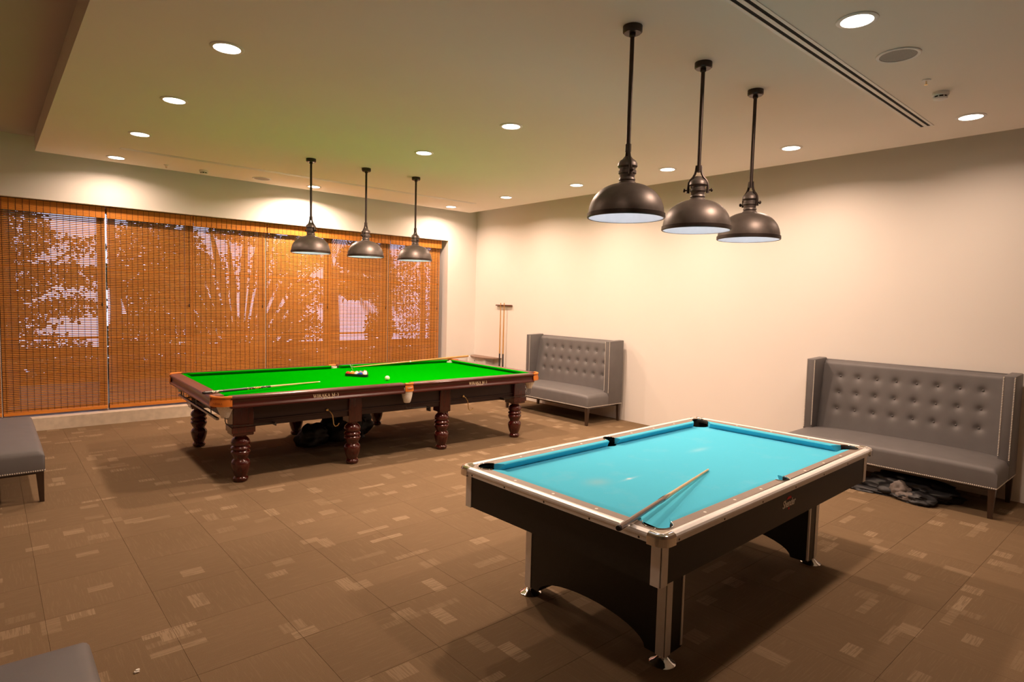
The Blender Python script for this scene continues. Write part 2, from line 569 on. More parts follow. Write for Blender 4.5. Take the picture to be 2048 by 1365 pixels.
floor = struct('floor', MB().box(XL - 0.1, XR + 0.1, YB - 0.1, YW + 0.45, -0.10, -0.003), M['subfloor'])
struct('wall_right', MB().box(XR, XR + 0.15, YB - 0.1, YW + 0.45, -0.1, 4.0), M['wall'])
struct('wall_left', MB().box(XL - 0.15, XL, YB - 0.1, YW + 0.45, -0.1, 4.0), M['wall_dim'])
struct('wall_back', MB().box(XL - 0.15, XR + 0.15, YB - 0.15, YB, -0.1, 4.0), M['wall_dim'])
WX0, WX1, WZ0, WZ1 = -0.45, 6.90, 0.168, 2.995       # window recess
wd = 0.42
mb = MB()
mb.box(XL, XR, YW, YW + wd, WZ1, 4.0)
mb.box(WX1, XR, YW, YW + wd, -0.1, WZ1)
mb.box(XL, WX0, YW, YW + wd, -0.1, WZ1)
struct('wall_window', mb, M['wall'])
sill = MB()
sill.box(WX0, WX1, YW - 0.002, YW + wd, -0.1, WZ0, 0.004, 1)
struct('trim_1', sill, M['stone'])
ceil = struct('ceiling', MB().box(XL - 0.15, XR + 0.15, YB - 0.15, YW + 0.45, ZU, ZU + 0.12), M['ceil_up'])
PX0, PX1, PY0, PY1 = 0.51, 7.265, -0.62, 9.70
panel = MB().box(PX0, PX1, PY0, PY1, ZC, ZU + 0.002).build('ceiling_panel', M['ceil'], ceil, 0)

# carpet tiles: each one a piece of the floor
TX, TY = 0.5235, 0.531
GX, GY = 0.2072, 0.44
def tile_mesh(sx, sy):
    b = MB()
    g = 0.0004
    b.box(-sx / 2 + g, sx / 2 - g, -sy / 2 + g, sy / 2 - g, -0.003, 0.0)
    top = [e for e in b.bm.edges if all(v.co.z > -0.001 for v in e.verts)]
    bmesh.ops.bevel(b.bm, geom=top, offset=0.0010, segments=1, affect='EDGES')
    bmesh.ops.recalc_face_normals(b.bm, faces=b.bm.faces[:])
    me = bpy.data.meshes.new('carpet_tile')
    b.bm.to_mesh(me); b.bm.free()
    me.materials.append(M['carpet'])
    return me
def to_px(p):
    d = Vector(p) - Vector((0, 0, CAMZ))
    c = [sum(RC[r][k] * d[r] for r in range(3)) for k in range(3)]
    if c[2] < 0.3: return None
    return 1024 + FPX * c[0] / c[2], 682.5 + FPX * c[1] / c[2]
tmesh = {}
hidden = []
cand = []
for i in range(-2, 16):
    for j in range(-4, 19):
        x0, x1 = max(XL, GX + i * TX), min(XR, GX + (i + 1) * TX)
        y0, y1 = max(YB, GY + j * TY), min(YW, GY + (j + 1) * TY)
        if x1 - x0 < 0.02 or y1 - y0 < 0.02: continue
        vis = False
        for a in (0.02, 0.25, 0.5, 0.75, 0.98):
            for c in (0.02, 0.25, 0.5, 0.75, 0.98):
                q = to_px((x0 + (x1 - x0) * a, y0 + (y1 - y0) * c, 0))
                if q and 0 <= q[0] <= 2048 and 0 <= q[1] <= 1365: vis = True
        (cand if vis else hidden).append((x0, x1, y0, y1))
cand.sort(key=lambda t: t[2])
hidden += cand[295:]
for x0, x1, y0, y1 in cand[:295]:
    k = (round(x1 - x0, 4), round(y1 - y0, 4))
    if k not in tmesh: tmesh[k] = tile_mesh(*k)
    o = place_mesh('carpet_tile', tmesh[k], floor)
    o.location = ((x0 + x1) / 2, (y0 + y1) / 2, 0)
b = MB()
for x0, x1, y0, y1 in hidden:
    b.box(x0 + 0.0007, x1 - 0.0007, y0 + 0.0007, y1 - 0.0007, -0.003, 0)
tag(b.build('carpet_tiles', M['carpet'], floor, 0), kind='stuff')

# window behind the blinds
YF = 10.34
win = bpy.data.objects.new('window_1', None); COL.objects.link(win)
win.location = (0, YF, 0); tag(win, kind='structure')
mull = [(-0.45, -0.36), (0.09, 0.20), (1.205, 1.30), (2.32, 2.435), (3.40, 3.54), (4.545, 4.675), (5.67, 5.835), (6.80, 6.90)]
for a, c in mull:
    MB().box(a, c, -0.04, 0.04, WZ0, WZ1, 0.004, 1).build('mullion', M['frame'], win, 0)
for (a, c), (d, e) in zip(mull, mull[1:]):
    MB().box(c, d, -0.035, 0.035, 0.93, 1.04, 0.004, 1).build('transom', M['frame'], win, 0)
    MB().box(c, d, -0.035, 0.035, WZ0, WZ0 + 0.06).build('bottom_rail', M['frame'], win, 0)
    MB().box(c, d, -0.035, 0.035, WZ1 - 0.06, WZ1).build('top_rail', M['frame'], win, 0)
    MB().box(c, d, -0.003, 0.003, 1.04, WZ1 - 0.06).build('glass_pane', M['glass'], win, 0)
    MB().box(c, d, -0.003, 0.003, WZ0 + 0.06, 0.93).build('glass_pane', M['glass'], win, 0)

# ------------------------------------------------------------------ ceiling fittings
LX = (1.315, 3.935, 6.555)
LY = (1.48, 3.05, 4.61, 6.175, 7.76, 9.335)
COLN = ('left', 'middle', 'right')
proto_down = None
ORD = ('window wall', 'second', 'third', 'fourth', 'fifth', 'sixth', 'seventh')
def spot(k):
    ld = bpy.data.lights.new('downlight_lamp', 'AREA')
    ld.shape = 'DISK'
    ld.size = 0.175
    ld.energy = DOWN_W * k
    ld.color = WARM
    ld.spread = DOWN_SPREAD
    return ld
lamp_data = {}
for ci, x in enumerate(LX):
    for j, y in enumerate(LY):
        if ci == 1 and j in (1, 4): continue        # pendants hang there instead
        if ci == 0 and j == 1: continue
        pos = len(LY) - j
        rowtxt = 'nearest the bamboo blinds' if j == 5 else ORD[len(LY) - 1 - j] + ' row out from the bamboo blinds'
        lab = 'round white recessed ceiling downlight, %s column, %s' % (COLN[ci], rowtxt)
        if proto_down is None:
            root = thing('ceiling_downlight', lab, 'ceiling light', (x, y, ZC), 0, 'recessed downlights in the ceiling panel')
            MB().lathe([(0.088, -0.0005), (0.112, -0.0005), (0.112, -0.004), (0.104, -0.008), (0.088, -0.008), (0.088, -0.0005)], seg=32, cap=False).build('trim_ring', M['white_metal'], root, 30)
            MB().lathe([(0.0, -0.004), (0.089, -0.004), (0.089, -0.002), (0.0, -0.002)], seg=32, cap=False).build('diffuser', M['down'], root, 30)
            proto_down = root
        else:
            root = dup(proto_down)
            root.location = (x, y, ZC)
            root['label'] = lab
        kk = DIM_COLUMN[ci] * (DIM_NEAR if j == 0 else 1.0)
        if kk not in lamp_data: lamp_data[kk] = spot(kk)
        lo = bpy.data.objects.new('downlight_lamp', lamp_data[kk]); COL.objects.link(lo)
        lo.parent = root
        lo.location = (0, 0, -0.012)

def speaker(x, y, lab, r=0.132):
    t = thing('ceiling_speaker', lab, 'speaker', (x, y, ZC), 0, 'round speakers in the ceiling panel')
    MB().lathe([(r - 0.022, -0.001), (r, -0.001), (r, -0.005), (r - 0.006, -0.009), (r - 0.022, -0.007), (r - 0.022, -0.001)], seg=36, cap=False).build('rim', M['white_metal'], t, 30)
    MB().lathe([(0, -0.004), (r - 0.022, -0.004), (r - 0.022, -0.001), (0, -0.001)], seg=36, cap=False).build('grille', M['grille'], t, 30)
speaker(4.66, 1.48, 'round grey ceiling speaker with white rim near the wide double air slot')
speaker(3.13, 9.31, 'small round ceiling speaker close to the wall above the blinds')
def smoke(x, y, lab):
    t = thing('smoke_detector', lab, 'smoke detector', (x, y, ZC), 0, 'smoke detectors on the ceiling panel')
    MB().lathe([(0.0, 0), (0.056, 0), (0.058, -0.022), (0.052, -0.03), (0.0, -0.03)], seg=24).build('base', M['white_metal'], t)
    MB().lathe([(0.0, -0.03), (0.044, -0.03), (0.044, -0.042), (0.0, -0.042)], seg=24).build('sensor_slots', M['black'], t)
    for k in range(8):
        a = k * PI / 4
        MB().box(-0.004, 0.004, 0.034, 0.048, -0.043, -0.03).build('rib', M['white_metal'], t, 0).rotation_euler = (0, 0, a)
    MB().lathe([(0.0, -0.042), (0.050, -0.042), (0.046, -0.052), (0.03, -0.058), (0, -0.06)], seg=24).build('cap', M['white_metal'], t)
smoke(5.68, 1.49, 'white smoke detector beside the wide double air slot')
smoke(2.35, 9.345, 'white smoke detector close to the wall above the blinds')
def sprinkler(x, y, lab):
    t = thing('sprinkler_head', lab, 'sprinkler', (x, y, ZC), 0, 'sprinkler heads in the ceiling panel')
    MB().lathe([(0, 0), (0.030, 0), (0.028, -0.006), (0.012, -0.008), (0, -0.008)], seg=18).build('escutcheon', M['white_metal'], t)
    b = MB()
    b.tube([(0.008, 0, -0.008), (0.009, 0, -0.022), (0, 0, -0.034)], 0.002, 6)
    b.tube([(-0.008, 0, -0.008), (-0.009, 0, -0.022), (0, 0, -0.034)], 0.002, 6)
    b.lathe([(0, -0.034), (0.013, -0.034), (0.013, -0.036), (0, -0.036)], seg=12)
    b.build('deflector', M['brass'], t)
sprinkler(5.305, 1.487, 'tiny brass sprinkler head between round speaker and smoke detector')
sprinkler(1.885, 9.35, 'tiny sprinkler head in the ceiling close to the blinds wall')
def slot(x0, x1, y, gap, wslot, lab):
    t = thing('air_slot_diffuser', lab, 'air vent', ((x0 + x1) / 2, y, ZC), 0)
    h = (x1 - x0) / 2
    tot = gap / 2 + wslot
    e = tot + 0.022
    for s in (-1, 1):
        MB().box(-h, h, min(s * gap / 2, s * tot), max(s * gap / 2, s * tot), -0.0015, 0.0).build('slot', M['black'], t, 0)
        MB().box(-h - 0.02, h + 0.02, min(s * tot, s * e), max(s * tot, s * e), -0.004, 0.0).build('flange', M['white_metal'], t, 0)
        MB().box(min(s * h, s * (h + 0.02)), max(s * h, s * (h + 0.02)), -tot, tot, -0.004, 0.0).build('end_cap', M['white_metal'], t, 0)
    MB().box(-h, h, -gap / 2, gap / 2, -0.004, 0.0).build('centre_blade', M['white_metal'], t, 0)
slot(1.0, 6.61, 1.832, 0.028, 0.024, 'wide linear double air slot in the ceiling over the blue pool table')
slot(1.285, 6.60, 8.70, 0.030, 0.012, 'thin linear air slot in the ceiling near the blinds wall')

# ------------------------------------------------------------------ pendants
def make_pendant():
    t = thing('pendant_lamp', 'x', 'pendant lamp', (0, 0, 0))
    RZ = 2.385
    MB().lathe([(0, ZC), (0.060, ZC), (0.060, ZC - 0.034), (0.052, ZC - 0.042), (0, ZC - 0.042)], seg=28).build('canopy', M['bronze_dk'], t)
    b = MB()
    b.lathe([(0.0135, ZC - 0.042), (0.0135, 2.80)], seg=12)
    b.lathe([(0.020, ZC - 0.042), (0.020, ZC - 0.06), (0.0135, ZC - 0.065)], seg=12)
    b.lathe([(0.019, 2.845), (0.019, 2.80), (0.0, 2.795)], seg=12)
    b.build('rod', M['bronze_dk'], t)
    for s in (-1, 1):
        y = MB()
        path = [(s * 0.015, 0, 2.845), (s * 0.018, 0, 2.81), (s * 0.024, 0, 2.785), (s * 0.036, 0, 2.762), (s * 0.052, 0, 2.745), (s * 0.063, 0, 2.726), (s * 0.067, 0, 2.700), (s * 0.067, 0, 2.650)]
        y.tube(path, [0.0085] * 7 + [0.011], 8)
        for v in y.bm.verts: v.co.y *= 1.25
        y.build('yoke_arm', M['bronze_dk'], t)
        k = MB().tube([(s * 0.064, 0, 2.672), (s * 0.088, 0, 2.672)], 0.005, 8)
        k.ball((s * 0.094, 0, 2.672), 0.014, 0.6, 1, 1, 12, 8)
        k.build('thumb_screw', M['bronze_dk'], t)
    MB().lathe([(0, 2.772), (0.022, 2.768), (0.034, 2.752), (0.050, 2.742), (0.060, 2.726), (0.062, 2.708), (0.056, 2.700), (0.050, 2.698),
                (0.050, 2.684), (0.056, 2.680), (0.056, 2.664), (0.048, 2.658), (0.045, 2.640), (0.050, 2.634), (0.052, 2.624), (0.046, 2.618),
                (0.052, 2.610), (0.060, 2.602), (0.062, 2.596)], seg=28, cap=False).build('socket_housing', M['bronze'], t)
    prof = []
    for i in range(15):
        a = math.radians(13 + (90 - 13) * i / 14)
        prof.append((0.236 * math.sin(a) ** 0.86, RZ + 0.020 + 0.199 * math.cos(a) ** 0.95))
    inner = [(r - 0.004, z - 0.004) for r, z in prof][::-1]
    MB().lathe(prof, seg=48, cap=False).build('shade', M['bronze'], t)
    MB().lathe([(0, inner[-1][1])] + inner[::-1] + [(0.232, RZ + 0.001)], seg=48, cap=False).build('shade_lining', M['enamel'], t)
    MB().lathe([(0.236, RZ + 0.030), (0.243, RZ + 0.028), (0.244, RZ + 0.004), (0.240, RZ), (0.232, RZ), (0.232, RZ + 0.004), (0.2335, RZ + 0.02)], seg=48, cap=False).build('rim_band', M['bronze_dk'], t)
    bb = MB()
    bb.ball((0, 0, 2.50), 0.042, 1, 1, 1.1, 16, 12)
    bb.build('bulb', M['bulb'], t)
    return t
pp = make_pendant()
pl = [(3.062, 2.452, 'over the blue pool table, leftmost of its row'), (3.868, 2.456, 'over the blue pool table, middle of its row'),
      (4.643, 2.468, 'over the blue pool table, rightmost of its row'), (3.123, 7.500, 'over the snooker table, left one of its row'),
      (3.874, 7.486, 'over the snooker table, centre one of its row'), (4.649, 7.492, 'over the snooker table, right one of its row')]
rots = (0.94, 2.136, 1.36, 1.87, 0.48, 1.45)
for i, (x, y, txt) in enumerate(pl):
    o = pp if i == 0 else dup(pp)
    o.location = (x, y, 0)
    o.rotation_euler = (0, 0, rots[i])
    o['label'] = 'dark bronze dome pendant lamp ' + txt
    o['group'] = 'dome pendant lamps over the tables'

# ------------------------------------------------------------------ bamboo blinds
YBL = 10.05
PITCH = 0.0240
def make_blind(x0, x1, lab, pale):
    t = thing('bamboo_blind', lab, 'blind', ((x0 + x1) / 2, YBL, WZ0), 0, 'bamboo blinds along the window')
    h = (x1 - x0) / 2
    zt = WZ1 - WZ0
    rnd = random.Random(int(x0 * 100))
    b = MB()
    z = 0.075
    while z < zt - 0.04:
        tk = 0.0172 + rnd.uniform(-0.0012, 0.0010)
        dy = rnd.uniform(-0.0012, 0.0012)
        b.box(-h, h, dy - 0.0018, dy + 0.0018, z, z + tk)
        z += PITCH
    tag(b.build('slat_sheet', M['bamboo'], t, 0), kind='stuff')
    n = max(3, round((x1 - x0) / 0.069))
    for k in range(n):
        cx = -h + (k + 0.5) * (x1 - x0) / n
        MB().box(cx - 0.0017, cx + 0.0017, -0.0045, 0.004, 0.03, zt - 0.03).build('stitch_cord', M['cord'], t, 0)
    for k in range(5):
        zz = 0.56 + 0.47 * k
        if zz < zt - 0.25:
            MB().tube([(-h + 0.01, 0.010, zz), (h - 0.01, 0.010, zz)], 0.006, 6).build('batten', M['bamboo_val'], t)
    MB().box(h - 0.003, h + 0.0075, 0.004, 0.012, 0.02, zt - 0.16).build('side_channel', M['rail_white' if pale else 'bamboo_val'], t, 0)
    pc_ = MB().tube([(h - 0.045, -0.012, zt - 0.15), (h - 0.045, -0.012, 1.52)], 0.0018, 5)
    pc_.lathe([(0, 1.52), (0.005, 1.515), (0.008, 1.49), (0.006, 1.465), (0, 1.463)], h - 0.045, -0.012, 8)
    pc_.build('pull_cord', M['cord'], t)
    b = MB()
    b.box(-h, h, -0.012, 0.012, 0.030, 0.073, 0.004, 1)
    b.build('bottom_bar', M['bamboo_val'], t)
    v = MB()
    z = zt - 0.158
    while z < zt - 0.012:
        v.box(-h, h, -0.070, -0.064, z, z + 0.0105)
        z += 0.0125
    tag(v.build('valance_slats', M['bamboo_val'], t, 0), kind='stuff')
    MB().box(-h, h, -0.063, -0.061, zt - 0.158, zt - 0.002).build('valance_backing', M['cord'], t, 0)
    MB().box(-h, h, -0.060, 0.025, zt - 0.045, zt - 0.001).build('head_rail', M['bamboo_val'], t, 0)
    for k in range(n):
        cx = -h + (k + 0.5) * (x1 - x0) / n
        MB().box(cx - 0.002, cx + 0.002, -0.0725, -0.070, zt - 0.158, zt - 0.004).build('valance_cord', M['cord'], t, 0)
    return t
bl = [(-0.44, 0.125, 'narrow orange bamboo slat blind at the far left end of the window'),
      (0.14, 1.262, 'orange bamboo slat blind behind the left grey sofa seat, brightest sky patches'),
      (1.283, 2.353, 'orange bamboo slat blind left of the snooker table, mostly dark foliage behind'),
      (2.363, 3.428, 'orange bamboo slat blind behind the snooker table left end, fan palm behind it'),
      (3.444, 4.524, 'orange bamboo slat blind behind the leftmost snooker pendant lamp'),
      (4.534, 5.660, 'orange bamboo slat blind behind the centre snooker pendant, wide pale sky patch low'),
      (5.676, 6.800, 'orange bamboo slat blind at the right end of the window, beside the cream jamb')]
for k, a in enumerate(bl): make_blind(*a, k in (0, 1, 3, 5))

# ------------------------------------------------------------------ sofas
def make_sofa():
    t = thing('tufted_sofa', 'x', 'sofa', (0, 0, 0), 0, 'grey high-back sofas along the walls')
    W, F, K = 0.952, -0.40, 0.40         # half width, front, back (local x towards the back)
    zb, zt = 0.272, 0.452
    nx, ny = 22, 44
    b = MB()
    g = []
    x0, x1 = F, 0.235
    for i in range(nx + 1):
        row = []
        fx = i / nx
        # concentrate the samples at the front edge
        x = x0 + (x1 - x0) * (fx ** 1.6)
        for j in range(ny + 1):
            c = math.cos(PI * j / ny)
            y = -W * (0.55 * c + 0.45 * (1 - 2 * j / ny)) if 0 < j < ny else (-W if j == 0 else W)
            d = min(x - x0, W - abs(y), x1 - x + 0.004)
            r = 0.045
            e = r - math.sqrt(max(0, r * r - (r - min(d, r)) ** 2))
            u = 1 - ((x - 0.0) / 0.42) ** 2 * 0.8
            z = zt - e + 0.045 * max(0, u) * (1 - (y / W) ** 4)
            row.append(b.bm.verts.new((x, y, z)))
        g.append(row)
    for i in range(nx):
        for j in range(ny):
            b._face([g[i][j], g[i + 1][j], g[i + 1][j + 1], g[i][j + 1]])
    rim = [g[i][0] for i in range(nx, -1, -1)] + [g[0][j] for j in range(1, ny + 1)] + [g[i][ny] for i in range(1, nx + 1)]
    low = [b.bm.verts.new((v.co.x, v.co.y, zb)) for v in rim]
    for k in range(len(rim) - 1):
        b._face([rim[k], rim[k + 1], low[k + 1], low[k]])
    b._face(low)
    b.build('seat', M['leather'], t, 50)
    # tufted backrest
    hw = W - 0.094
    bx0, bx1, bz0, bz1 = 0.205, 0.325, 0.44, 1.236
    cols = [(-0.665 + 1.33 * k / 7) for k in range(8)]
    rows = (0.70, 0.886, 1.072)
    b = MB()
    ny, nz = 112, 52
    g = []
    for i in range(nz + 1):
        row = []
        z = bz0 + (bz1 - bz0) * i / nz
        for j in range(ny + 1):
            y = -hw + 2 * hw * j / ny
            x = bx0 + (bx1 - bx0) * (z - bz0) / (bz1 - bz0)
            d = 0
            for zz in rows:
                if abs(z - zz) < 0.14:
                    for yy in cols:
                        if abs(y - yy) < 0.14:
                            q = ((y - yy) ** 2 + (z - zz) ** 2)
                            d += 0.017 * math.exp(-q / 0.0008) + 0.010 * math.exp(-q / 0.0032)
            e = min(bz1 - z, hw - abs(y))
            rr = 0.03
            ed = rr - math.sqrt(max(0, rr * rr - (rr - min(e, rr)) ** 2)) if (bz1 - z) < rr else 0
            row.append(b.bm.verts.new((x + d + ed - 0.006 * math.sin(PI * (z - bz0) / (bz1 - bz0)), y, z)))
        g.append(row)
    for i in range(nz):
        for j in range(ny):
            b._face([g[i][j], g[i][j + 1], g[i + 1][j + 1], g[i + 1][j]])
    top = g[nz]
    back = [b.bm.verts.new((K, v.co.y, 1.258)) for v in top]
    for j in range(ny): b._face([top[j], top[j + 1], back[j + 1], back[j]])
    b.build('backrest', M['leather'], t, 60, normals=True)
    MB().box(K - 0.02, K, -W + 0.02, W - 0.02, zb, 1.258, 0.008, 1).build('back_panel', M['leather'], t)
    bm_ = MB().ball((0, 0, 0), 0.012, 0.5, 1, 1, 10, 6)
    me = None
    for zz in rows:
        for yy in cols:
            x = bx0 + (bx1 - bx0) * (zz - bz0) / (bz1 - bz0) + 0.018
            if me is None:
                o = bm_.build('button', M['button'], t); me = o.data
            else:
                o = place_mesh('button', me, t)
            o.location = (x, yy, zz)
    for s in (-1, 1):
        y0, y1 = sorted((s * W * 1.004, s * (W - 0.096)))
        wg = MB()
        wg.box(0.07, K, y0, y1, zb, 1.262, 0.012, 2)
        for v in wg.bm.verts:                      # top rises slightly to the back
            if v.co.z > 1.2: v.co.z += 0.012 * (v.co.x - 0.07) / 0.33
        wg.build('wing', M['leather'], t)
        nb = MB()
        for yy in (s * (W - 0.006), s * (W - 0.090)):
            z = 0.47 if abs(yy) > 0.9 else 0.50
            while z < 1.25:
                nb.ball((0.0685, yy, z), 0.0062, 0.6, 1, 1, 6, 4)
                z += 0.0155
        x = F + 0.004
        while x < K:
            nb.ball((x, s * (W + (0.003 if x > 0.07 else 0)), zb + 0.010), 0.0062, 1, 0.6, 1, 6, 4)
            x += 0.0155
        tag(nb.build('nailhead_trim', M['nail'], t), 'bright nailhead trim', kind='stuff')
    nb = MB()
    y = -W + 0.004
    while y < W:
        nb.ball((F, y, zb + 0.010), 0.0062, 0.6, 1, 1, 6, 4)
        y += 0.0155
    tag(nb.build('nailhead_trim', M['nail'], t), 'bright nailhead trim', kind='stuff')
    for sx, sy in ((-1, -1), (-1, 1), (1, -1), (1, 1)):
        l = MB()
        xa = F + 0.036 if sx < 0 else K - 0.036
        ya = sy * (W - 0.036)
        xb = xa - 0.010 if sx < 0 else xa + 0.0
        lo, hi = 0.017, 0.028
        vs = []
        for (cx, cy, h, z) in ((xb, ya, lo, 0.0), (xa, ya, hi, zb)):
            vs.append([l.bm.verts.new((cx + a * h, cy + c * h, z)) for a, c in ((-1, -1), (1, -1), (1, 1), (-1, 1))])
        l._face(vs[0][::-1]); l._face(vs[1])
        for k in range(4): l._face([vs[0][k], vs[0][(k + 1) % 4], vs[1][(k + 1) % 4], vs[1][k]])
        l.build('leg', M['leg'], t, 20)
    MB().box(F + 0.06, K - 0.06, -W + 0.06, W - 0.06, zb - 0.03, zb + 0.002).build('base_frame', M['leg'], t, 0)
    return t
sofa = make_sofa()
sof = [(7.142, 6.935, 0, 'grey tufted high-back sofa behind the right end of the snooker table'),
       (7.150, 2.085, 0, 'grey tufted high-back sofa at the right edge behind the blue pool table, bag under it'),
       (-0.045, 7.48, PI, 'grey sofa by the blinds, only the end of its seat in view'),
       (-0.115, 1.925, PI, 'grey sofa nearest the camera, only a seat corner in view')]
for i, (x, y, r, lab) in enumerate(sof):
    o = sofa if i == 0 else dup(sofa)
    o.location = (x, y, 0)
    o.rotation_euler = (0, 0, r)
    o['label'] = lab

# ------------------------------------------------------------------ pool table (blue)
PC, PR = (3.5306, 2.2461), 0.02419
def arc(cx, cy, r, a0, a1, n=10):
    return [(cx + r * math.cos(math.radians(a0 + (a1 - a0) * i / n)), cy + r * math.sin(math.radians(a0 + (a1 - a0) * i / n))) for i in range(n + 1)]
def make_pool():
    t = thing('pool_table', 'black pool table with bright teal cloth and silver edge trim', 'pool table', (*PC, 0), PR)
    HL, HW, ZT, ZB = 1.358, 0.737, 0.834, 0.787
    ui, vi = 1.313, 0.692          # inner edge of the metal trim
    uc, vc, rc = 1.215, 0.605, 0.070
    vm, rm = 0.645, 0.050
    ur, vr = 1.250, 0.632          # rail / cushion joint
    # playing cloth with pocket cut-outs
    bu, bv = 1.262, 0.645
    out = []
    out += [(-bu + 0.13, -bv), (-0.062, -bv)] + arc(0, -bv - 0.012, 0.064, 168, 12)[1:-1] + [(0.062, -bv), (bu - 0.13, -bv)]
    out += arc(1.232, -0.622, 0.078, 200, 70, 10)[0:] + [(bu, -bv + 0.13), (bu, bv - 0.13)]
    out += arc(1.232, 0.622, 0.078, -70, -200, 10) + [(bu - 0.13, bv), (0.062, bv)] + arc(0, bv + 0.012, 0.064, -12, -168)[1:-1] + [(-0.062, bv), (-bu + 0.13, bv)]
    out += arc(-1.232, 0.622, 0.078, 20, -110, 10) + [(-bu, bv - 0.13), (-bu, -bv + 0.13)]
    out += arc(-1.232, -0.622, 0.078, 110, -20, 10)
    MB().prism(out, ZB - 0.02, ZB).build('playing_cloth', M['teal'], t, 20)
    # laminate rails
    for s in (-1, 1):
        p = [(-ui, -vi)]
        d = rc * math.sqrt(0.5)
        k = math.degrees(math.asin((vr - vc) / rc))
        p += arc(-uc, -vc, rc, 225, 360 - k, 12)
        km = math.degrees(math.acos((vm - vr) / rm)) - 90 if False else 15
        p += arc(0, -vm, rm, 165, 375, 12)
        p += arc(uc, -vc, rc, 180 + k, 315, 12)
        p += [(ui, -vi)]
        p = [(a, c * -s) for a, c in p]
        MB().prism(p, ZT - 0.03, ZT).build('rail_top', M['lam_brown'], t, 20)
        k = math.degrees(math.asin((ur - uc) / rc))
        p = [(-ui, -vi)] + arc(-uc, -vc, rc, 225, 90 + k, 12) + arc(-uc, vc, rc, 270 - k, 135, 12) + [(-ui, vi)]
        p = [(a * -s, c) for a, c in p]
        MB().prism(p, ZT - 0.03, ZT).build('rail_top', M['lam_brown'], t, 20)
    # cushions
    def cushion(a0, a1, n0, n1, along, side, rail, nose):
        b = MB()
        sec = [(rail, ZT), (rail - 0.01, ZT + 0.001), (nose + 0.005, ZT - 0.001), (nose, ZT - 0.006), (nose + 0.026, ZB + 0.001), (rail, ZB - 0.004)]
        ends = []
        for q0, q1 in ((a0, n0), (a1, n1)):
            r = []
            for o, z in sec:
                f = (rail - o) / (rail - nose)
                a = q0 + (q1 - q0) * f
                r.append(b.bm.verts.new((a, side * o, z) if along == 'u' else (side * o, a, z)))
            ends.append(r)
        n = len(sec)
        for i in range(n): b._face([ends[0][i], ends[0][(i + 1) % n], ends[1][(i + 1) % n], ends[1][i]])
        b._face(ends[0]); b._face(ends[1][::-1])
        b.build('cushion', M['teal'], t, 25)
    for s in (-1, 1):
        cushion(-1.152, -0.048, -1.098, -0.066, 'u', s, vr, 0.594)
        cushion(0.048, 1.152, 0.066, 1.098, 'u', s, vr, 0.594)
        cushion(-0.545, 0.545, -0.492, 0.492, 'v', s, ur, 1.196)
    # metal trim
    sec = [(0, ZT - 0.002), (0.0, ZT + 0.002), (0.012, ZT + 0.006), (0.026, ZT + 0.006), (0.038, ZT + 0.001), (0.044, ZT - 0.008), (0.0445, ZT - 0.016), (0.041, ZT - 0.019), (0.041, ZT - 0.040), (0.0, ZT - 0.040)]
    cu, cv = HL - 0.088, HW - 0.088
    for s in (-1, 1):
        MB().prism([(s * (vi + o), z) for o, z in sec], -cu, cu, 'x').build('edge_trim', M['alu'], t, 25)
        MB().prism([(s * (ui + o), z) for o, z in sec], -cv, cv, 'y').build('edge_trim', M['alu'], t, 25)
        for sv in (-1, 1):
            # chrome corner casting: rounded L
            c = MB()
            path = [(s * (HL - 0.0225), sv * (cv - 0.004))] + [(s * (HL - 0.055 + 0.0325 * math.cos(a)), sv * (HW - 0.055 + 0.0325 * math.sin(a))) for a in [PI / 2 * i / 6 for i in range(7)]] + [(s * (cu - 0.004), sv * (HW - 0.0225))]
            prof = [(-0.0235, ZT + 0.002), (-0.01, ZT + 0.009), (0.006, ZT + 0.009), (0.018, ZT + 0.003), (0.0245, ZT - 0.008), (0.0245, ZT - 0.046), (-0.0235, ZT - 0.046)]
            rings = []
            for i, p in enumerate(path):
                q0, q1 = Vector(path[max(0, i - 1)]), Vector(path[min(len(path) - 1, i + 1)])
                d = (q1 - q0).normalized()
                nn = Vector((d.y, -d.x)) * (1 if s * sv > 0 else -1)
                rings.append([c.bm.verts.new((p[0] + nn.x * o, p[1] + nn.y * o, z)) for o, z in prof])
            for a, d in zip(rings, rings[1:]):
                for i in range(len(prof)):
                    j = (i + 1) % len(prof)
                    c._face([a[i], a[j], d[j], d[i]])
            c._face(rings[0]); c._face(rings[-1])
            c.prism([(s * ui * 1.0, sv * (vi - 0.055)), (s * (ui + 0.003), sv * (vi - 0.055)), (s * (ui + 0.003), sv * (vi + 0.003)), (s * (ui - 0.055), sv * (vi + 0.003)), (s * (ui - 0.055), sv * vi)], ZT - 0.02, ZT + 0.003)
            c.build('corner_casting', M['chrome'], t, 30)
    # sights (diamonds)
    dm = None
    for k in (-3, -2, -1, 1, 2, 3):
        for s in (-1, 1):
            pos = (k * 0.2988, s * 0.663)
            if dm is None:
                o = MB().lathe([(0, 0.0), (0.0085, 0.0), (0.0085, 0.0007), (0, 0.0009)], seg=12).build('diamond_sight', M['pearl'], t); dm = o.data
            else: o = place_mesh('diamond_sight', dm, t)
            o.location = (*pos, ZT)
    for k in (-1, 0, 1):
        for s in (-1, 1):
            o = place_mesh('diamond_sight', dm, t); o.location = (s * 1.284, k * 0.2955, ZT)
    # trim screws
    sm = None
    def screw(p, rot):
        nonlocal sm
        if sm is None:
            o = MB().lathe([(0, 0.0), (0.0055, 0.0), (0.0055, 0.0010), (0, 0.0016)], seg=10).build('trim_screw', M['screw'], t); sm = o.data
        else: o = place_mesh('trim_screw', sm, t)
        o.location = p; o.rotation_euler = rot
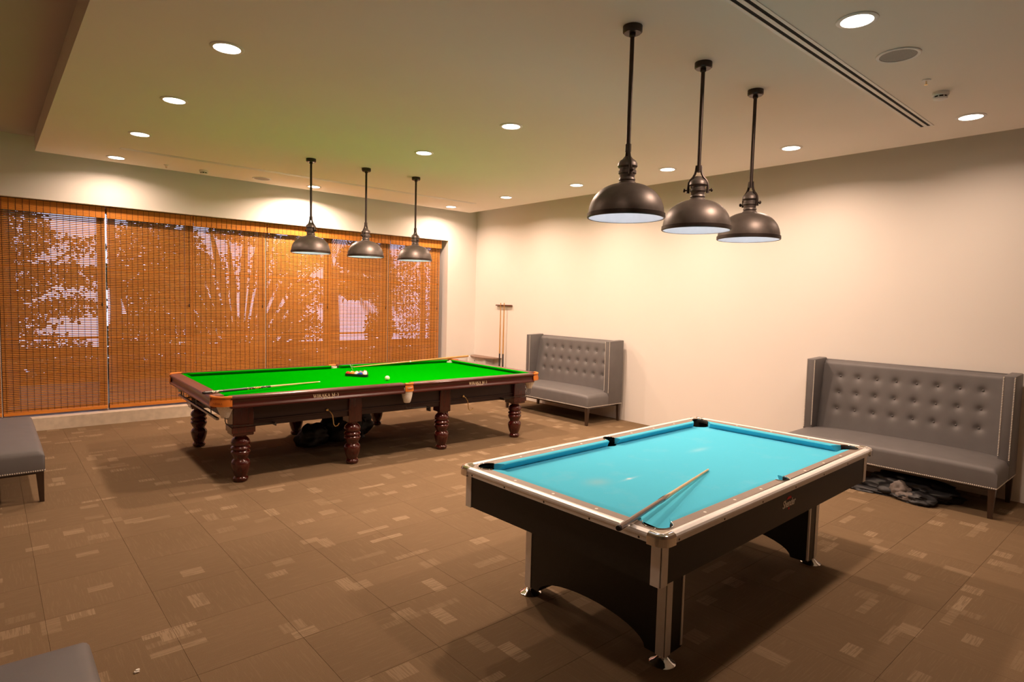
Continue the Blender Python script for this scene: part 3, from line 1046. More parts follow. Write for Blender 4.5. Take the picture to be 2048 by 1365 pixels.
    for u in (-1.235, -0.83, -0.42, 0.0, 0.42, 0.83, 1.235):
        screw((u, -(vi + 0.0408), ZT - 0.030), (PI / 2, 0, 0))
        screw((u, vi + 0.0408, ZT - 0.030), (-PI / 2, 0, 0))
    for v in (-0.60, -0.31, 0.0, 0.31, 0.60):
        screw((-(ui + 0.0408), v, ZT - 0.030), (0, -PI / 2, 0))
        screw((ui + 0.0408, v, ZT - 0.030), (0, PI / 2, 0))
    # pockets
    def pocket(cx, cy, r, a0, a1):
        l = MB()
        n = 16
        ra = [math.radians(a0 + (a1 - a0) * i / n) for i in range(n + 1)]
        for (r0, z0), (r1, z1) in zip([(r + 0.002, ZT - 0.001), (r - 0.004, ZT - 0.012), (r - 0.004, ZT - 0.05)], [(r - 0.004, ZT - 0.012), (r - 0.004, ZT - 0.05), (r - 0.006, ZT - 0.16)]):
            for p, q in zip(ra, ra[1:]):
                l.quad((cx + r0 * math.cos(p), cy + r0 * math.sin(p), z0), (cx + r0 * math.cos(q), cy + r0 * math.sin(q), z0), (cx + r1 * math.cos(q), cy + r1 * math.sin(q), z1), (cx + r1 * math.cos(p), cy + r1 * math.sin(p), z1))
        l.lathe([(0, ZT - 0.16), (r - 0.006, ZT - 0.16), (r - 0.006, ZT - 0.163), (0, ZT - 0.163)], cx, cy, 20)
        l.build('pocket_liner', M['rubber'], t, 40, normals=False)
        rim = MB()
        rim.torus((cx, cy, ZT + 0.0005), r + 0.003, 0.0042, math.radians(a0), math.radians(a1), 18, 6)
        rim.build('pocket_rim', M['chrome'], t, 60)
    pocket(-uc, -vc, rc - 0.002, 115, 335)
    pocket(-uc, vc, rc - 0.002, 25, 245)
    pocket(uc, vc, rc - 0.002, -65, 155)
    pocket(uc, -vc, rc - 0.002, 205, 425)
    pocket(0, -vm, rm - 0.002, 168, 372)
    pocket(0, vm, rm - 0.002, -12, 192)
    # cabinet
    A, B, C0, C1 = 1.318, 0.698, 0.592, 0.794
    for s in (-1, 1):
        y0, y1 = sorted((s * B, s * (B - 0.03)))
        MB().box(-A + 0.05, A - 0.05, y0, y1, C0, C1).build('cabinet_panel', M['lam_black'], t, 0)
        x0, x1 = sorted((s * A, s * (A - 0.03)))
        MB().box(x0, x1, -B + 0.05, B - 0.05, C0, C1).build('cabinet_panel', M['lam_black'], t, 0)
    MB().box(-A + 0.03, A - 0.03, -B + 0.03, B - 0.03, C0 + 0.012, C0 + 0.03).build('underside', M['lam_black'], t, 0)
    def strips(cx, cy, sx, sy, z0, z1, wdt, nm, parent):
        # two aluminium faces with a dark groove at the corner
        b = MB()
        x0, x1 = sorted((cx - sx * wdt, cx - sx * 0.006)); y0, y1 = sorted((cy, cy - sy * 0.012))
        b.box(x0, x1, y0, y1, z0, z1, 0.001, 1)
        y0, y1 = sorted((cy - sy * wdt, cy - sy * 0.006)); x0, x1 = sorted((cx, cx - sx * 0.012))
        b.box(x0, x1, y0, y1, z0, z1, 0.001, 1)
        return b.build(nm, M['alu'], parent, 20)
    for sx in (-1, 1):
        for sy in (-1, 1):
            strips(sx * (A + 0.004), sy * (B + 0.004), sx, sy, C0 - 0.004, C1, 0.056, 'corner_post', t)
            bx0, bx1 = sorted((sx * A, sx * (A - 0.05))); by0, by1 = sorted((sy * B, sy * (B - 0.05)))
            MB().box(bx0, bx1, by0, by1, C0 - 0.002, C1).build('corner_block', M['lam_black'], t, 0)
    # pedestals: thick arched end panels on chrome feet
    for s in (-1, 1):
        o, i = s * 0.972, s * 0.812
        x0, x1 = sorted((o, i))
        PW = 0.515
        bt = [(-PW, 0.048), (-0.40, 0.048)] + [(0.395 * math.cos(PI - PI * k / 16), 0.050 + 0.115 * math.sin(PI - PI * k / 16)) for k in range(17)] + [(0.40, 0.048), (PW, 0.048)]
        pm = MB()
        rows_ = [[[pm.bm.verts.new((xx, v_, z_)) for v_, z_ in bt], [pm.bm.verts.new((xx, v_, 0.592)) for v_, z_ in bt]] for xx in (x0, x1)]
        for k in range(len(bt) - 1):
            for rr_ in rows_: pm._face([rr_[0][k], rr_[0][k + 1], rr_[1][k + 1], rr_[1][k]])
            for lvl in (0, 1): pm._face([rows_[0][lvl][k], rows_[0][lvl][k + 1], rows_[1][lvl][k + 1], rows_[1][lvl][k]])
        for k in (0, -1): pm._face([rows_[0][0][k], rows_[1][0][k], rows_[1][1][k], rows_[0][1][k]])
        pd = pm.build('pedestal', M['lam_black'], t, 25)
        for sy in (-1, 1):
            strips(s * 0.976, sy * 0.519, s, sy, 0.046, 0.590, 0.056, 'corner_strip', pd)
            y0, y1 = sorted((sy * 0.519, sy * 0.507))
            a0, a1 = sorted((s * 0.809, s * 0.826))
            MB().box(a0, a1, y0, y1, 0.060, 0.590).build('edge_strip', M['alu'], pd, 0)
            MB().lathe([(0, 0), (0.066, 0), (0.068, 0.004), (0.062, 0.009), (0.045, 0.018), (0.024, 0.036), (0.020, 0.050), (0, 0.050)], s * 0.945, sy * 0.490, 28).build('foot', M['chrome'], t, 30)
    # logo on the long side facing the camera
    R = Matrix.Rotation(PI / 2, 3, 'X')
    text_part('logo', 'Shender', M['white_print'], t, 0.062, (-0.003, -B - 0.0015, 0.700), R, 0.0005, 0.28, 0.90, 0.92, 0.0012)
    b = MB().prism([(-0.035, 0.727), (0.030, 0.727), (0.020, 0.741), (-0.018, 0.741)], -B - 0.002, -B - 0.0005, 'y')
    b.prism([(-0.010, 0.674), (0.012, 0.674), (0.006, 0.662), (-0.006, 0.662)], -B - 0.002, -B - 0.0005, 'y')
    tag(b.build('logo_flash', M['red_print'], t, 0), 'red flash of the logo')
    return t
pool = make_pool()

# ------------------------------------------------------------------ snooker table (green)
SR = -0.02464
SC = (3.604 + 0.045, 6.988 + 0.01 - 0.045 * 0.0246)
def make_snooker():
    t = thing('snooker_table', 'large mahogany snooker table with bright green cloth and turned legs', 'snooker table', (*SC, 0), SR)
    HL, HW, ZT, ZB = 2.055, 1.085, 0.881, 0.842
    ri_u, ri_v = HL - 0.122, HW - 0.108     # rail / cushion joint
    MB().box(-ri_u - 0.01, ri_u + 0.01, -ri_v - 0.01, ri_v + 0.01, ZB - 0.045, ZB).build('playing_cloth', M['green'], t, 0)
    # wooden rails with a moulded face
    def rail_sec(inner, outer):
        o = outer
        return [(inner, ZT), (o - 0.016, ZT), (o - 0.005, ZT - 0.004), (o, ZT - 0.014), (o - 0.002, ZT - 0.026), (o - 0.014, ZT - 0.034), (o - 0.020, ZT - 0.055), (o - 0.017, ZT - 0.080), (o - 0.006, ZT - 0.092), (o, ZT - 0.098), (o, ZT - 0.110), (o - 0.012, ZT - 0.116), (inner, ZT - 0.116)]
    cu, cv = HL - 0.150, HW - 0.130
    for s in (-1, 1):
        for a0, a1 in ((-cu, -0.052), (0.052, cu)):
            MB().prism([(s * o, z) for o, z in rail_sec(ri_v, HW)], a0, a1, 'x').build('rail', M['mahog'], t, 30)
        MB().prism([(s * o, z) for o, z in rail_sec(ri_u, HL)], -cv, cv, 'y').build('rail', M['mahog_top'], t, 30)
    # cushions
    def cushion(a0, a1, n0, n1, along, side, rail, nose):
        b = MB()
        sec = [(rail, ZT), (rail - 0.012, ZT + 0.002), (nose + 0.010, ZT - 0.001), (nose, ZT - 0.006), (nose + 0.004, ZT - 0.012), (nose + 0.030, ZB + 0.002), (rail, ZB - 0.004)]
        ends = []
        for q0, q1 in ((a0, n0), (a1, n1)):
            r = []
            for o, z in sec:
                f = (rail - o) / (rail - nose)
                a = q0 + (q1 - q0) * f ** 2
                r.append(b.bm.verts.new((a, side * o, z) if along == 'u' else (side * o, a, z)))
            ends.append(r)
        n = len(sec)
        for i in range(n): b._face([ends[0][i], ends[0][(i + 1) % n], ends[1][(i + 1) % n], ends[1][i]])
        b._face(ends[0]); b._face(ends[1][::-1])
        b.build('cushion', M['green'], t, 30)
    for s in (-1, 1):
        cushion(-ri_u + 0.04, -0.056, -ri_u + 0.12, -0.085, 'u', s, ri_v, ri_v - 0.052)
        cushion(0.056, ri_u - 0.04, 0.085, ri_u - 0.12, 'u', s, ri_v, ri_v - 0.052)
        cushion(-ri_v + 0.04, ri_v - 0.04, -ri_v + 0.12, ri_v - 0.12, 'v', s, ri_u, ri_u - 0.052)
    # pockets: leather, net, wire
    def swept(prof, path, nm, mat, parent, sm=40):
        b = MB()
        rings = []
        for p, nrm in path:
            rings.append([b.bm.verts.new((p[0] + nrm[0] * o, p[1] + nrm[1] * o, z)) for o, z in prof])
        for a, d in zip(rings, rings[1:]):
            for i in range(len(prof)):
                j = (i + 1) % len(prof)
                b._face([a[i], a[j], d[j], d[i]])
        b._face(rings[0]); b._face(rings[-1])
        return b.build(nm, mat, parent, sm)
    rimp = [(-0.014, ZT - 0.004), (-0.008, ZT + 0.006), (0.004, ZT + 0.007), (0.012, ZT), (0.012, ZT - 0.012), (0.002, ZT - 0.018), (0.004, ZT - 0.026), (0.012, ZT - 0.06), (0.014, ZT - 0.092), (0.008, ZT - 0.092), (-0.006, ZT - 0.03)]
    for sx in (-1, 1):
        for sy in (-1, 1):
            R = 0.128
            cx, cy = sx * (HL - 0.012 - R), sy * (HW - 0.012 - R)
            path = [((cx + sx * R, cy + 0.02 * -sy), (sx, 0))]
            for k in range(11):
                a = PI / 2 * k / 10
                path.append(((cx + sx * R * math.cos(a), cy + sy * R * math.sin(a)), (sx * math.cos(a), sy * math.sin(a))))
            path.append(((cx - sx * 0.02, cy + sy * R), (0, sy)))
            lt = swept(rimp, path, 'pocket_leather', M['tan'], t)
            nx_, ny_ = cx + sx * 0.012, cy + sy * 0.012
            MB().lathe([(0.094, ZT - 0.045), (0.080, ZT - 0.10), (0.060, ZT - 0.15), (0.042, ZT - 0.195), (0.034, ZT - 0.215), (0.030, ZT - 0.215), (0.038, ZT - 0.19), (0.076, ZT - 0.10), (0.090, ZT - 0.045)], nx_, ny_, 20, cap=False).build('pocket_net', M['net'], t)
            MB().lathe([(0.0, ZB - 0.03), (0.094, ZB - 0.03), (0.094, ZB - 0.031), (0, ZB - 0.031)], nx_, ny_, 20).build('pocket_throat', M['rubber'], t, 0)
            MB().lathe([(0.070, ZB - 0.05), (0.072, ZT - (0.012 if sx > 0 else 0.034)), (0.069, ZT - (0.012 if sx > 0 else 0.034)), (0.066, ZB - 0.05)], cx - sx * 0.002, cy - sy * 0.002, 20, cap=False).build('pocket_lining', M['net'], t)
            wr = MB()
            for q, dz in ((-0.034, 0), (0.0, 0), (0.034, 0.0)):
                z0, z1 = ZT - 0.215, 0.585
                wr.tube([(nx_ + q * 0.3, ny_ + q, z0 + 0.012), (nx_ + q * 0.3, ny_ + q, z1 + 0.05), (nx_ - sx * 0.012, ny_ + q, z1 + 0.015), (nx_ - sx * 0.05, ny_ + q, z1), (nx_ - sx * 0.30, ny_ + q * 1.1, z1 - 0.012), (nx_ - sx * 0.46, ny_ + q * 1.1, z1 - 0.022)], 0.0032, 6)
            wr.box(*sorted((nx_ - sx * 0.455, nx_ - sx * 0.468)), ny_ - 0.04, ny_ + 0.04, 0.545, 0.575)
            wr.build('ball_runner', M['black_wire'], t)
        # steel ball rail along each end
        b = MB()
        xe = sx * (HL - 0.085)
        b.box(xe - 0.014, xe + 0.014, -0.86, 0.86, 0.630, 0.652, 0.003, 1)
        b.build('end_rail', M['steel'], t)
        br = MB()
        for v in (-0.62, 0.0, 0.62):
            br.tube([(xe, v, 0.652), (xe, v + 0.02, 0.71), (xe - sx * 0.05, v + 0.03, 0.768)], 0.005, 6)
        br.build('rail_bracket', M['steel'], t)
    for sy in (-1, 1):
        path = [((-0.052, sy * (HW - 0.010)), (0, sy)), ((-0.03, sy * (HW + 0.0)), (0, sy)), ((0.0, sy * (HW + 0.004)), (0, sy)), ((0.03, sy * HW), (0, sy)), ((0.052, sy * (HW - 0.010)), (0, sy))]
        swept(rimp, path, 'pocket_leather', M['tan'], t)
        cy = sy * (HW - 0.065)
        MB().lathe([(0.070, ZT - 0.045), (0.066, ZT - 0.10), (0.056, ZT - 0.16), (0.042, ZT - 0.215), (0.034, ZT - 0.228), (0.030, ZT - 0.228), (0.052, ZT - 0.16), (0.066, ZT - 0.045)], 0, cy + sy * 0.012, 18, cap=False).build('pocket_net', M['net'], t)
        MB().lathe([(0.0, ZB - 0.03), (0.064, ZB - 0.03), (0.064, ZB - 0.031), (0, ZB - 0.031)], 0, cy, 18).build('pocket_throat', M['rubber'], t, 0)
        MB().lathe([(0.046, ZB - 0.05), (0.047, ZT - 0.014), (0.044, ZT - 0.014), (0.043, ZB - 0.05)], 0, sy * (HW - 0.062), 18, cap=False).build('pocket_lining', M['net'], t)
        wr = MB()
        for q in (-0.026, 0.026):
            wr.tube([(q, cy + sy * 0.03, 0.665), (q + 0.004, cy + sy * 0.03, 0.605), (q + 0.015, cy + sy * 0.028, 0.590), (q + 0.05, cy + sy * (0.02 + q * 0.5), 0.583), (0.295, cy + sy * q, 0.572)], 0.0032, 6)
        wr.box(0.292, 0.304, cy - 0.04, cy + 0.04, 0.525, 0.580)
        wr.build('ball_runner', M['black_wire'], t)
    # throat walls that close the pocket mouths at the cloth
    # apron and frame
    au, av = HL - 0.27, HW - 0.165
    for s in (-1, 1):
        y0, y1 = sorted((s * av, s * (av - 0.04)))
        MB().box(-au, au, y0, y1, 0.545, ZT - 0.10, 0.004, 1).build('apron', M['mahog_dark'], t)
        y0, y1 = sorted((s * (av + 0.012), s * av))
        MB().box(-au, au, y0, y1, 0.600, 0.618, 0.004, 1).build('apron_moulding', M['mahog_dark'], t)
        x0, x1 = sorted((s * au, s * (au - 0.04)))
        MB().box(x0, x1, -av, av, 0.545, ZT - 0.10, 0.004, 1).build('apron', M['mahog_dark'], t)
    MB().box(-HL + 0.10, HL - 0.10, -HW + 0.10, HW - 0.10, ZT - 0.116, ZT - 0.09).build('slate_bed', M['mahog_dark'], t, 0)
    # eight turned legs
    prof = [(0.0, 0.474), (0.062, 0.474), (0.059, 0.463), (0.053, 0.452), (0.056, 0.446), (0.070, 0.434), (0.084, 0.416), (0.089, 0.398), (0.088, 0.380), (0.080, 0.366), (0.073, 0.361), (0.076, 0.356), (0.085, 0.350), (0.090, 0.340), (0.089, 0.330), (0.083, 0.322), (0.074, 0.317), (0.078, 0.311), (0.086, 0.305), (0.090, 0.296), (0.089, 0.286), (0.083, 0.272), (0.074, 0.252), (0.063, 0.234), (0.062, 0.227), (0.070, 0.220), (0.082, 0.206), (0.089, 0.186), (0.088, 0.165), (0.082, 0.132), (0.070, 0.090), (0.057, 0.060), (0.055, 0.053), (0.063, 0.047), (0.070, 0.034), (0.069, 0.018), (0.060, 0.004), (0.048, 0.0), (0.0, 0.0)]
    lm = None
    for s in (-1, 1):
        for k in range(4):
            u = -1.762 + 3.524 * k / 3
            v = s * 0.862
            big = 0.098 if k in (0, 3) else 0.078
            if lm is None:
                o = MB().lathe(prof, seg=28).build('leg', M['mahog_leg'], t, 30); lm = o.data
            else: o = place_mesh('leg', lm, t)
            o.location = (u, v, 0)
            MB().box(-big, big, -big * 1.02, big * 1.02, 0.472, ZT - 0.116, 0.006, 1).build('leg_block', M['mahog_leg'], o).matrix_parent_inverse = Matrix.Identity(4)
            if k in (0, 3):
                MB().box(-big - 0.012, big + 0.012, -big - 0.012, big + 0.012, 0.500, 0.560, 0.004, 1).build('block_collar', M['mahog_leg'], o)
    # brass rest hooks on the camera side
    for u in (-0.905, 0.860):
        h = MB()
        h.ball((u, -av - 0.010, 0.640), 0.016, 1, 0.6, 1, 12, 8)
        h.tube([(u, -av - 0.012, 0.640), (u + 0.022, -av - 0.030, 0.622), (u + 0.046, -av - 0.040, 0.58), (u + 0.052, -av - 0.042, 0.53), (u + 0.056, -av - 0.045, 0.485), (u + 0.070, -av - 0.055, 0.462), (u + 0.090, -av - 0.070, 0.470), (u + 0.104, -av - 0.078, 0.495)], 0.0052, 8)
        h.build('rest_hook', M['brass'], t)
    # lettering
    R = Matrix.Rotation(PI / 2, 3, 'X')
    GL = {'W': (1.05, [(0.0, 1, 0.28, 0, 0.15), (0.28, 0, 0.52, 0.95, 0.06), (0.50, 1, 0.76, 0, 0.15), (0.76, 0, 1.0, 1, 0.06)], [(0.04, 1), (0.52, 1), (0.98, 1)]),
          'I': (0.38, [(0.19, 0, 0.19, 1, 0.16)], [(0.19, 0), (0.19, 1)]),
          'R': (0.80, [(0.16, 0, 0.16, 1, 0.16), (0.16, 0.96, 0.50, 0.96, 0.07), (0.50, 0.98, 0.62, 0.84, 0.12), (0.62, 0.84, 0.62, 0.66, 0.14), (0.62, 0.66, 0.48, 0.52, 0.12), (0.16, 0.50, 0.50, 0.50, 0.07), (0.42, 0.50, 0.76, 0.0, 0.15)], [(0.16, 0), (0.74, 0), (0.12, 1)]),
          'A': (0.86, [(0.08, 0, 0.42, 1, 0.06), (0.42, 1, 0.76, 0, 0.16), (0.20, 0.34, 0.62, 0.34, 0.06)], [(0.08, 0), (0.76, 0)]),
          'K': (0.84, [(0.16, 0, 0.16, 1, 0.16), (0.22, 0.42, 0.70, 1, 0.06), (0.36, 0.60, 0.76, 0, 0.16)], [(0.16, 0), (0.16, 1), (0.70, 1), (0.76, 0)]),
          'M': (1.06, [(0.12, 0, 0.12, 1, 0.06), (0.12, 1, 0.48, 0.05, 0.15), (0.48, 0.05, 0.86, 1, 0.06), (0.88, 0, 0.88, 1, 0.16)], [(0.12, 0), (0.88, 0), (0.08, 1), (0.92, 1)]),
          '-': (0.42, [(0.06, 0.36, 0.34, 0.36, 0.11)], []),
          '3': (0.62, [(0.08, 0.84, 0.24, 0.98, 0.08), (0.24, 0.98, 0.44, 0.86, 0.10), (0.45, 0.86, 0.42, 0.62, 0.12), (0.42, 0.60, 0.24, 0.53, 0.07), (0.26, 0.54, 0.48, 0.42, 0.08), (0.50, 0.42, 0.48, 0.16, 0.14), (0.48, 0.14, 0.26, 0.02, 0.09), (0.26, 0.02, 0.08, 0.16, 0.07)], []),
          ' ': (0.34, [], [])}
    def serif_text(txt, hgt, u0, z0, yv):
        wid = sum(GL[c][0] + 0.10 for c in txt) * hgt
        x = u0 - wid / 2
        b = MB()
        for c in txt:
            ww, strokes, serifs = GL[c]
            for x0, y0, x1, y1, tk in strokes:
                d = Vector((x1 - x0, y1 - y0)).normalized()
                nn = Vector((-d.y, d.x)) * tk / 2
                b.prism([(x + (x0 + nn.x) * hgt, z0 + (y0 + nn.y) * hgt), (x + (x1 + nn.x) * hgt, z0 + (y1 + nn.y) * hgt), (x + (x1 - nn.x) * hgt, z0 + (y1 - nn.y) * hgt), (x + (x0 - nn.x) * hgt, z0 + (y0 - nn.y) * hgt)], yv, yv + 0.0012, 'y')
            for sx_, sy_ in serifs:
                b.box(x + (sx_ - 0.15) * hgt, x + (sx_ + 0.15) * hgt, yv, yv + 0.0012, z0 + (sy_ - 0.03) * hgt, z0 + (sy_ + 0.03) * hgt)
            x += (ww + 0.10) * hgt
        return b.build('lettering', M['cream_print'], t, 0)
    for u in (-0.972, 0.985):
        serif_text('WIRAKA M-3', 0.0335, u, ZT - 0.077, -HW + 0.0155)
        text_part('lettering_line', 'Sports Equipment', M['cream_print'], t, 0.0125, (u + 0.015, -HW + 0.0055, ZT - 0.0860), R, 0.0004, 0.2, 1.0, 1.15, 0.0004)
    text_part('stamped_lettering', 'WIRAKA', M['tan_ink'], t, 0.030, (0.0, -HW - 0.0195, ZT - 0.062), R, 0.0004, 0, 0.9, 0.7)
    for sx in (-1, 1):
        rr = Matrix.Rotation(sx * PI / 4, 3, 'Z') @ R
        q = HL - 0.012 - 0.128 + (0.128 + 0.0165) * 0.7071
        q2 = HW - 0.012 - 0.128 + (0.128 + 0.0165) * 0.7071
        text_part('stamped_lettering', 'WIRAKA', M['tan_ink'], t, 0.030, (sx * q, -q2, ZT - 0.062), rr, 0.0004, 0, 0.95, 0.9)
    return t
snk = make_snooker()
def tw(c, r, u, v, z):
    return Vector((c[0] + u * math.cos(r) - v * math.sin(r), c[1] + u * math.sin(r) + v * math.cos(r), z))
def ps(u, v, z): return tw(PC, PR, u, v, z)
def ss(u, v, z): return tw(SC, SR, u, v, z)

# ------------------------------------------------------------------ cues
def stick(name, label, cat, a, b, segs, group=None):
    """segs: (f0,f1,r0,r1,material,part name) along a->b, local x axis"""
    a, b = Vector(a), Vector(b)
    d = b - a
    L = d.length
    t = thing(name, label, cat, a, 0, group)
    t.rotation_mode = 'QUATERNION'
    t.rotation_quaternion = d.to_track_quat('X', 'Z')
    for f0, f1, r0, r1, m, nm in segs:
        q = MB().tube([(f0 * L, 0, 0), (f1 * L, 0, 0)], [r0, r1], 14)
        q.build(nm, M[m], t, 40)
    return t, L
pc, L = stick('cue_stick', 'pool cue with dark butt lying across the near rail of the blue table', 'cue',
      ps(-1.477, -0.577, 0.8655), ps(-0.041, -0.197, 0.7945),
      [(0.0, 0.008, 0.0120, 0.0145, 'rubber', 'bumper'), (0.008, 0.40, 0.0145, 0.0118, 'butt', 'butt'), (0.40, 0.985, 0.0118, 0.0068, 'maple', 'shaft'), (0.985, 0.996, 0.0066, 0.0064, 'ferrule', 'ferrule'), (0.996, 1.0, 0.0064, 0.005, 'tip', 'tip')])
# pale splice points running into the dark butt
for k in range(4):
    a = k * PI / 2 + 0.5
    q = MB()
    ca, sa = math.cos(a), math.sin(a)
    q.prism([(0.36 * L, -0.0055), (0.40 * L, -0.0085), (0.40 * L, 0.0085), (0.47 * L, 0.0)], 0, 0.0006)
    mt = Matrix.Rotation(a, 4, 'X') @ Matrix.Translation((0, 0, 0.0112))
    for v in q.bm.verts: v.co = mt @ v.co
    q.build('splice_point', M['butt'], pc, 0)
stick('cue_stick', 'black and yellow patterned cue lying over the left end of the snooker table', 'cue',
      ss(-2.088, -0.815, 0.8975), ss(-0.722, -0.273, 0.8495),
      [(0.0, 0.012, 0.011, 0.0148, 'rubber', 'bumper'), (0.012, 0.05, 0.0148, 0.0146, 'cue_black', 'butt_cap'), (0.05, 0.135, 0.0146, 0.0142, 'orn2', 'butt_sleeve'), (0.135, 0.33, 0.0142, 0.013, 'cue_black', 'grip'),
       (0.33, 0.44, 0.013, 0.0124, 'orn1', 'forearm'), (0.44, 0.505, 0.0124, 0.012, 'orn2', 'forearm_sleeve'), (0.505, 0.525, 0.012, 0.0119, 'cue_black', 'joint'), (0.525, 0.985, 0.0117, 0.0062, 'maple', 'shaft'), (0.985, 1.0, 0.0062, 0.0055, 'ferrule', 'ferrule')])
ra, rb = ss(0.140, 0.742, 0.874), ss(2.368, 1.092, 0.912)
rest, L = stick('cue_rest', 'long honey wood rest with a crossed metal head at the back of the snooker table', 'cue rest', ra, rb,
      [(0.0, 0.45, 0.0075, 0.0115, 'ash', 'shaft'), (0.45, 0.46, 0.0130, 0.0130, 'ferrule', 'joint_ring'), (0.46, 0.99, 0.0120, 0.0175, 'ash', 'butt'), (0.99, 1.0, 0.0175, 0.013, 'ash', 'butt_end')])
q = MB()
for a in (PI / 4, 3 * PI / 4, 5 * PI / 4, 7 * PI / 4):
    q.tube([(-0.004, 0, 0), (-0.006, 0.040 * math.cos(a), 0.040 * math.sin(a))], 0.0045, 8)
    q.ball((-0.006, 0.042 * math.cos(a), 0.042 * math.sin(a)), 0.0062, 1, 1, 1, 8, 6)
q.tube([(-0.012, 0, 0), (0.035, 0, 0)], 0.0095, 10)
q.build('cross_head', M['chrome'], rest)

# wall rack with two cues
rk = thing('cue_rack', 'small dark wooden wall rack holding two cues', 'cue rack', (XR, 8.955, 0), 0)
MB().box(-0.050, -0.003, -0.235, 0.235, 1.740, 1.768, 0.012, 3).build('top_bar', M['rackwood'], rk)
MB().box(-0.10, 0.0, -0.235, 0.235, 0.262, 0.295, 0.008, 2).build('base_tray', M['rackwood'], rk)
for v in (-0.05, 0.05):
    MB().torus((-0.060, v, 1.752), 0.012, 0.0025, -PI / 2 - 1.2, PI / 2 + 1.2, 12, 6).build('cue_clip', M['black_wire'], rk)
for k, (dy, lab) in enumerate(((9.008, 'cue standing in the wall rack, left of its pair'), (8.905, 'cue standing in the wall rack, right one beside the sofa'))):
    stick('cue_stick', lab, 'cue', (XR - 0.062, dy, 0.297), (XR - 0.062, dy, 1.825),
          [(0, 0.008, 0.012, 0.014, 'rubber', 'bumper'), (0.008, 0.34, 0.0155, 0.0135, 'cue_black', 'butt'), (0.34, 0.985, 0.0135, 0.0080, 'ash', 'shaft'), (0.985, 1.0, 0.0066, 0.006, 'ferrule', 'ferrule')], 'cues in the wall rack')

# corner shelf cabinet
cs = thing('wall_cabinet', 'small white wall cabinet with a rounded brown top in the corner', 'cabinet', (XR, 9.40, 0), 0)
MB().box(-0.20, 0.0, -0.13, 0.46, 0.32, 0.700, 0.004, 1).build('body', M['white_metal'], cs)
MB().box(-0.212, -0.20, -0.12, 0.160, 0.33, 0.692, 0.003, 1).build('door', M['white_metal'], cs)
d2 = MB().box(-0.212, -0.20, 0.166, 0.45, 0.33, 0.692, 0.003, 1).build('door', M['white_metal'], cs)
MB().ball((-0.220, 0.200, 0.63), 0.009, 1, 1, 1, 10, 8).build('knob', M['screw'], d2)
tp = [(0.0, -0.38), (0.0, 0.48)]
for k in range(17):
    a = PI / 2 + PI * k / 16
    tp.append((0.30 * math.cos(a) - 0.0, 0.05 + 0.43 * math.sin(a)))
MB().prism(tp, 0.702, 0.722).build('top', M['shelf'], cs, 30)

# ------------------------------------------------------------------ balls and triangle
BR = 0.0298
zc = 0.842 + BR + 0.0005
A_, B_ = Vector((-0.241, 0.120)), Vector((-0.079, -0.118))
e1 = (B_ - A_).normalized()
e2 = Vector((-e1.y, e1.x))
if e2.x < 0: e2 = -e2
mid = (A_ + B_) / 2
cb = ss(0.026, -0.505, zc)
t = MB().ball((0, 0, 0), BR, 1, 1, 1, 28, 18).build('cue_ball', mat_ball('ivory_cue_ball', (0.85, 0.80, 0.62)), None)
t.location = cb
tag(t, 'plain ivory cue ball alone on the green cloth', 'ball')
cols = dict(yellow=(0.85, 0.50, 0.01), blue=(0.02, 0.07, 0.40), red=(0.75, 0.03, 0.015), purple=(0.12, 0.03, 0.25), orange=(0.88, 0.25, 0.015), green=(0.01, 0.22, 0.06), maroon=(0.28, 0.02, 0.02))
order = [('red', 0), ('orange', 0), ('blue', 1), ('blue', 0), ('red', 1),
         ('orange', 1), ('yellow', 1), ('yellow', 0), ('maroon', 1),
         ('black', 0), ('purple', 0), ('green', 1),
         ('green', 0), ('purple', 1), ('maroon', 0)]
me = t.data
i = 0
step = 2 * BR + 0.0004
TR = BR * 1.0
for r in range(5):
    for k in range(5 - r):
        nm, stp = order[i]; i += 1
        col = (0.01, 0.01, 0.012) if nm == 'black' else cols[nm]
        q = mid + e1 * ((k - (4 - r) / 2) * step) + e2 * (TR + 0.012 + r * step * math.sqrt(3) / 2)
        o = MB().ball((0, 0, 0), BR, 1, 1, 1, 20, 14).build('pool_ball', mat_ball('%s_%s_ball' % (nm, 'striped' if stp else 'solid'), col, bool(stp)), None)
        o.location = ss(q.x, q.y, zc)
        rr = random.Random(i)
        o.rotation_euler = (rr.uniform(-1, 1), rr.uniform(-1, 1), rr.uniform(0, 6))
        lab = ('white pool ball with a wide %s band, in the black triangle rack' if stp else 'solid glossy %s pool ball in the black triangle rack') % nm
        tag(o, lab, 'ball', 'pool balls in the triangle rack')
tri = thing('triangle_rack', 'black plastic triangle rack full of balls on the green cloth', 'ball rack', (*ss(mid.x, mid.y, 0.842)[:2], 0.842), 0)
b = MB()
cen = mid + e2 * (TR + 0.012 + step * math.sqrt(3) / 2 * 4 / 3)
def tri_ring(off):
    pts = []
    Rr = step * 4 / math.sqrt(3)
    ang0 = math.atan2(e2.y, e2.x)
    for k in range(3):
        ac = ang0 + k * 2 * PI / 3
        c = cen + Vector((math.cos(ac), math.sin(ac))) * Rr
        for m_ in range(5):
            a = ac - PI / 3 + 2 * PI / 3 * m_ / 4
            pts.append(c + Vector((math.cos(a), math.sin(a))) * (BR + off))
    return pts
inn, outr = tri_ring(0.0012), tri_ring(0.0095)
base = ss(mid.x, mid.y, 0)
def rw(p, z):
    q = ss(p.x, p.y, 0) - base
    return (q.x, q.y, z)
n = len(inn)
lv = [[b.bm.verts.new(rw(p, z)) for p in ring] for ring, z in ((inn, 0.001), (outr, 0.001), (outr, 0.034), (inn, 0.034))]
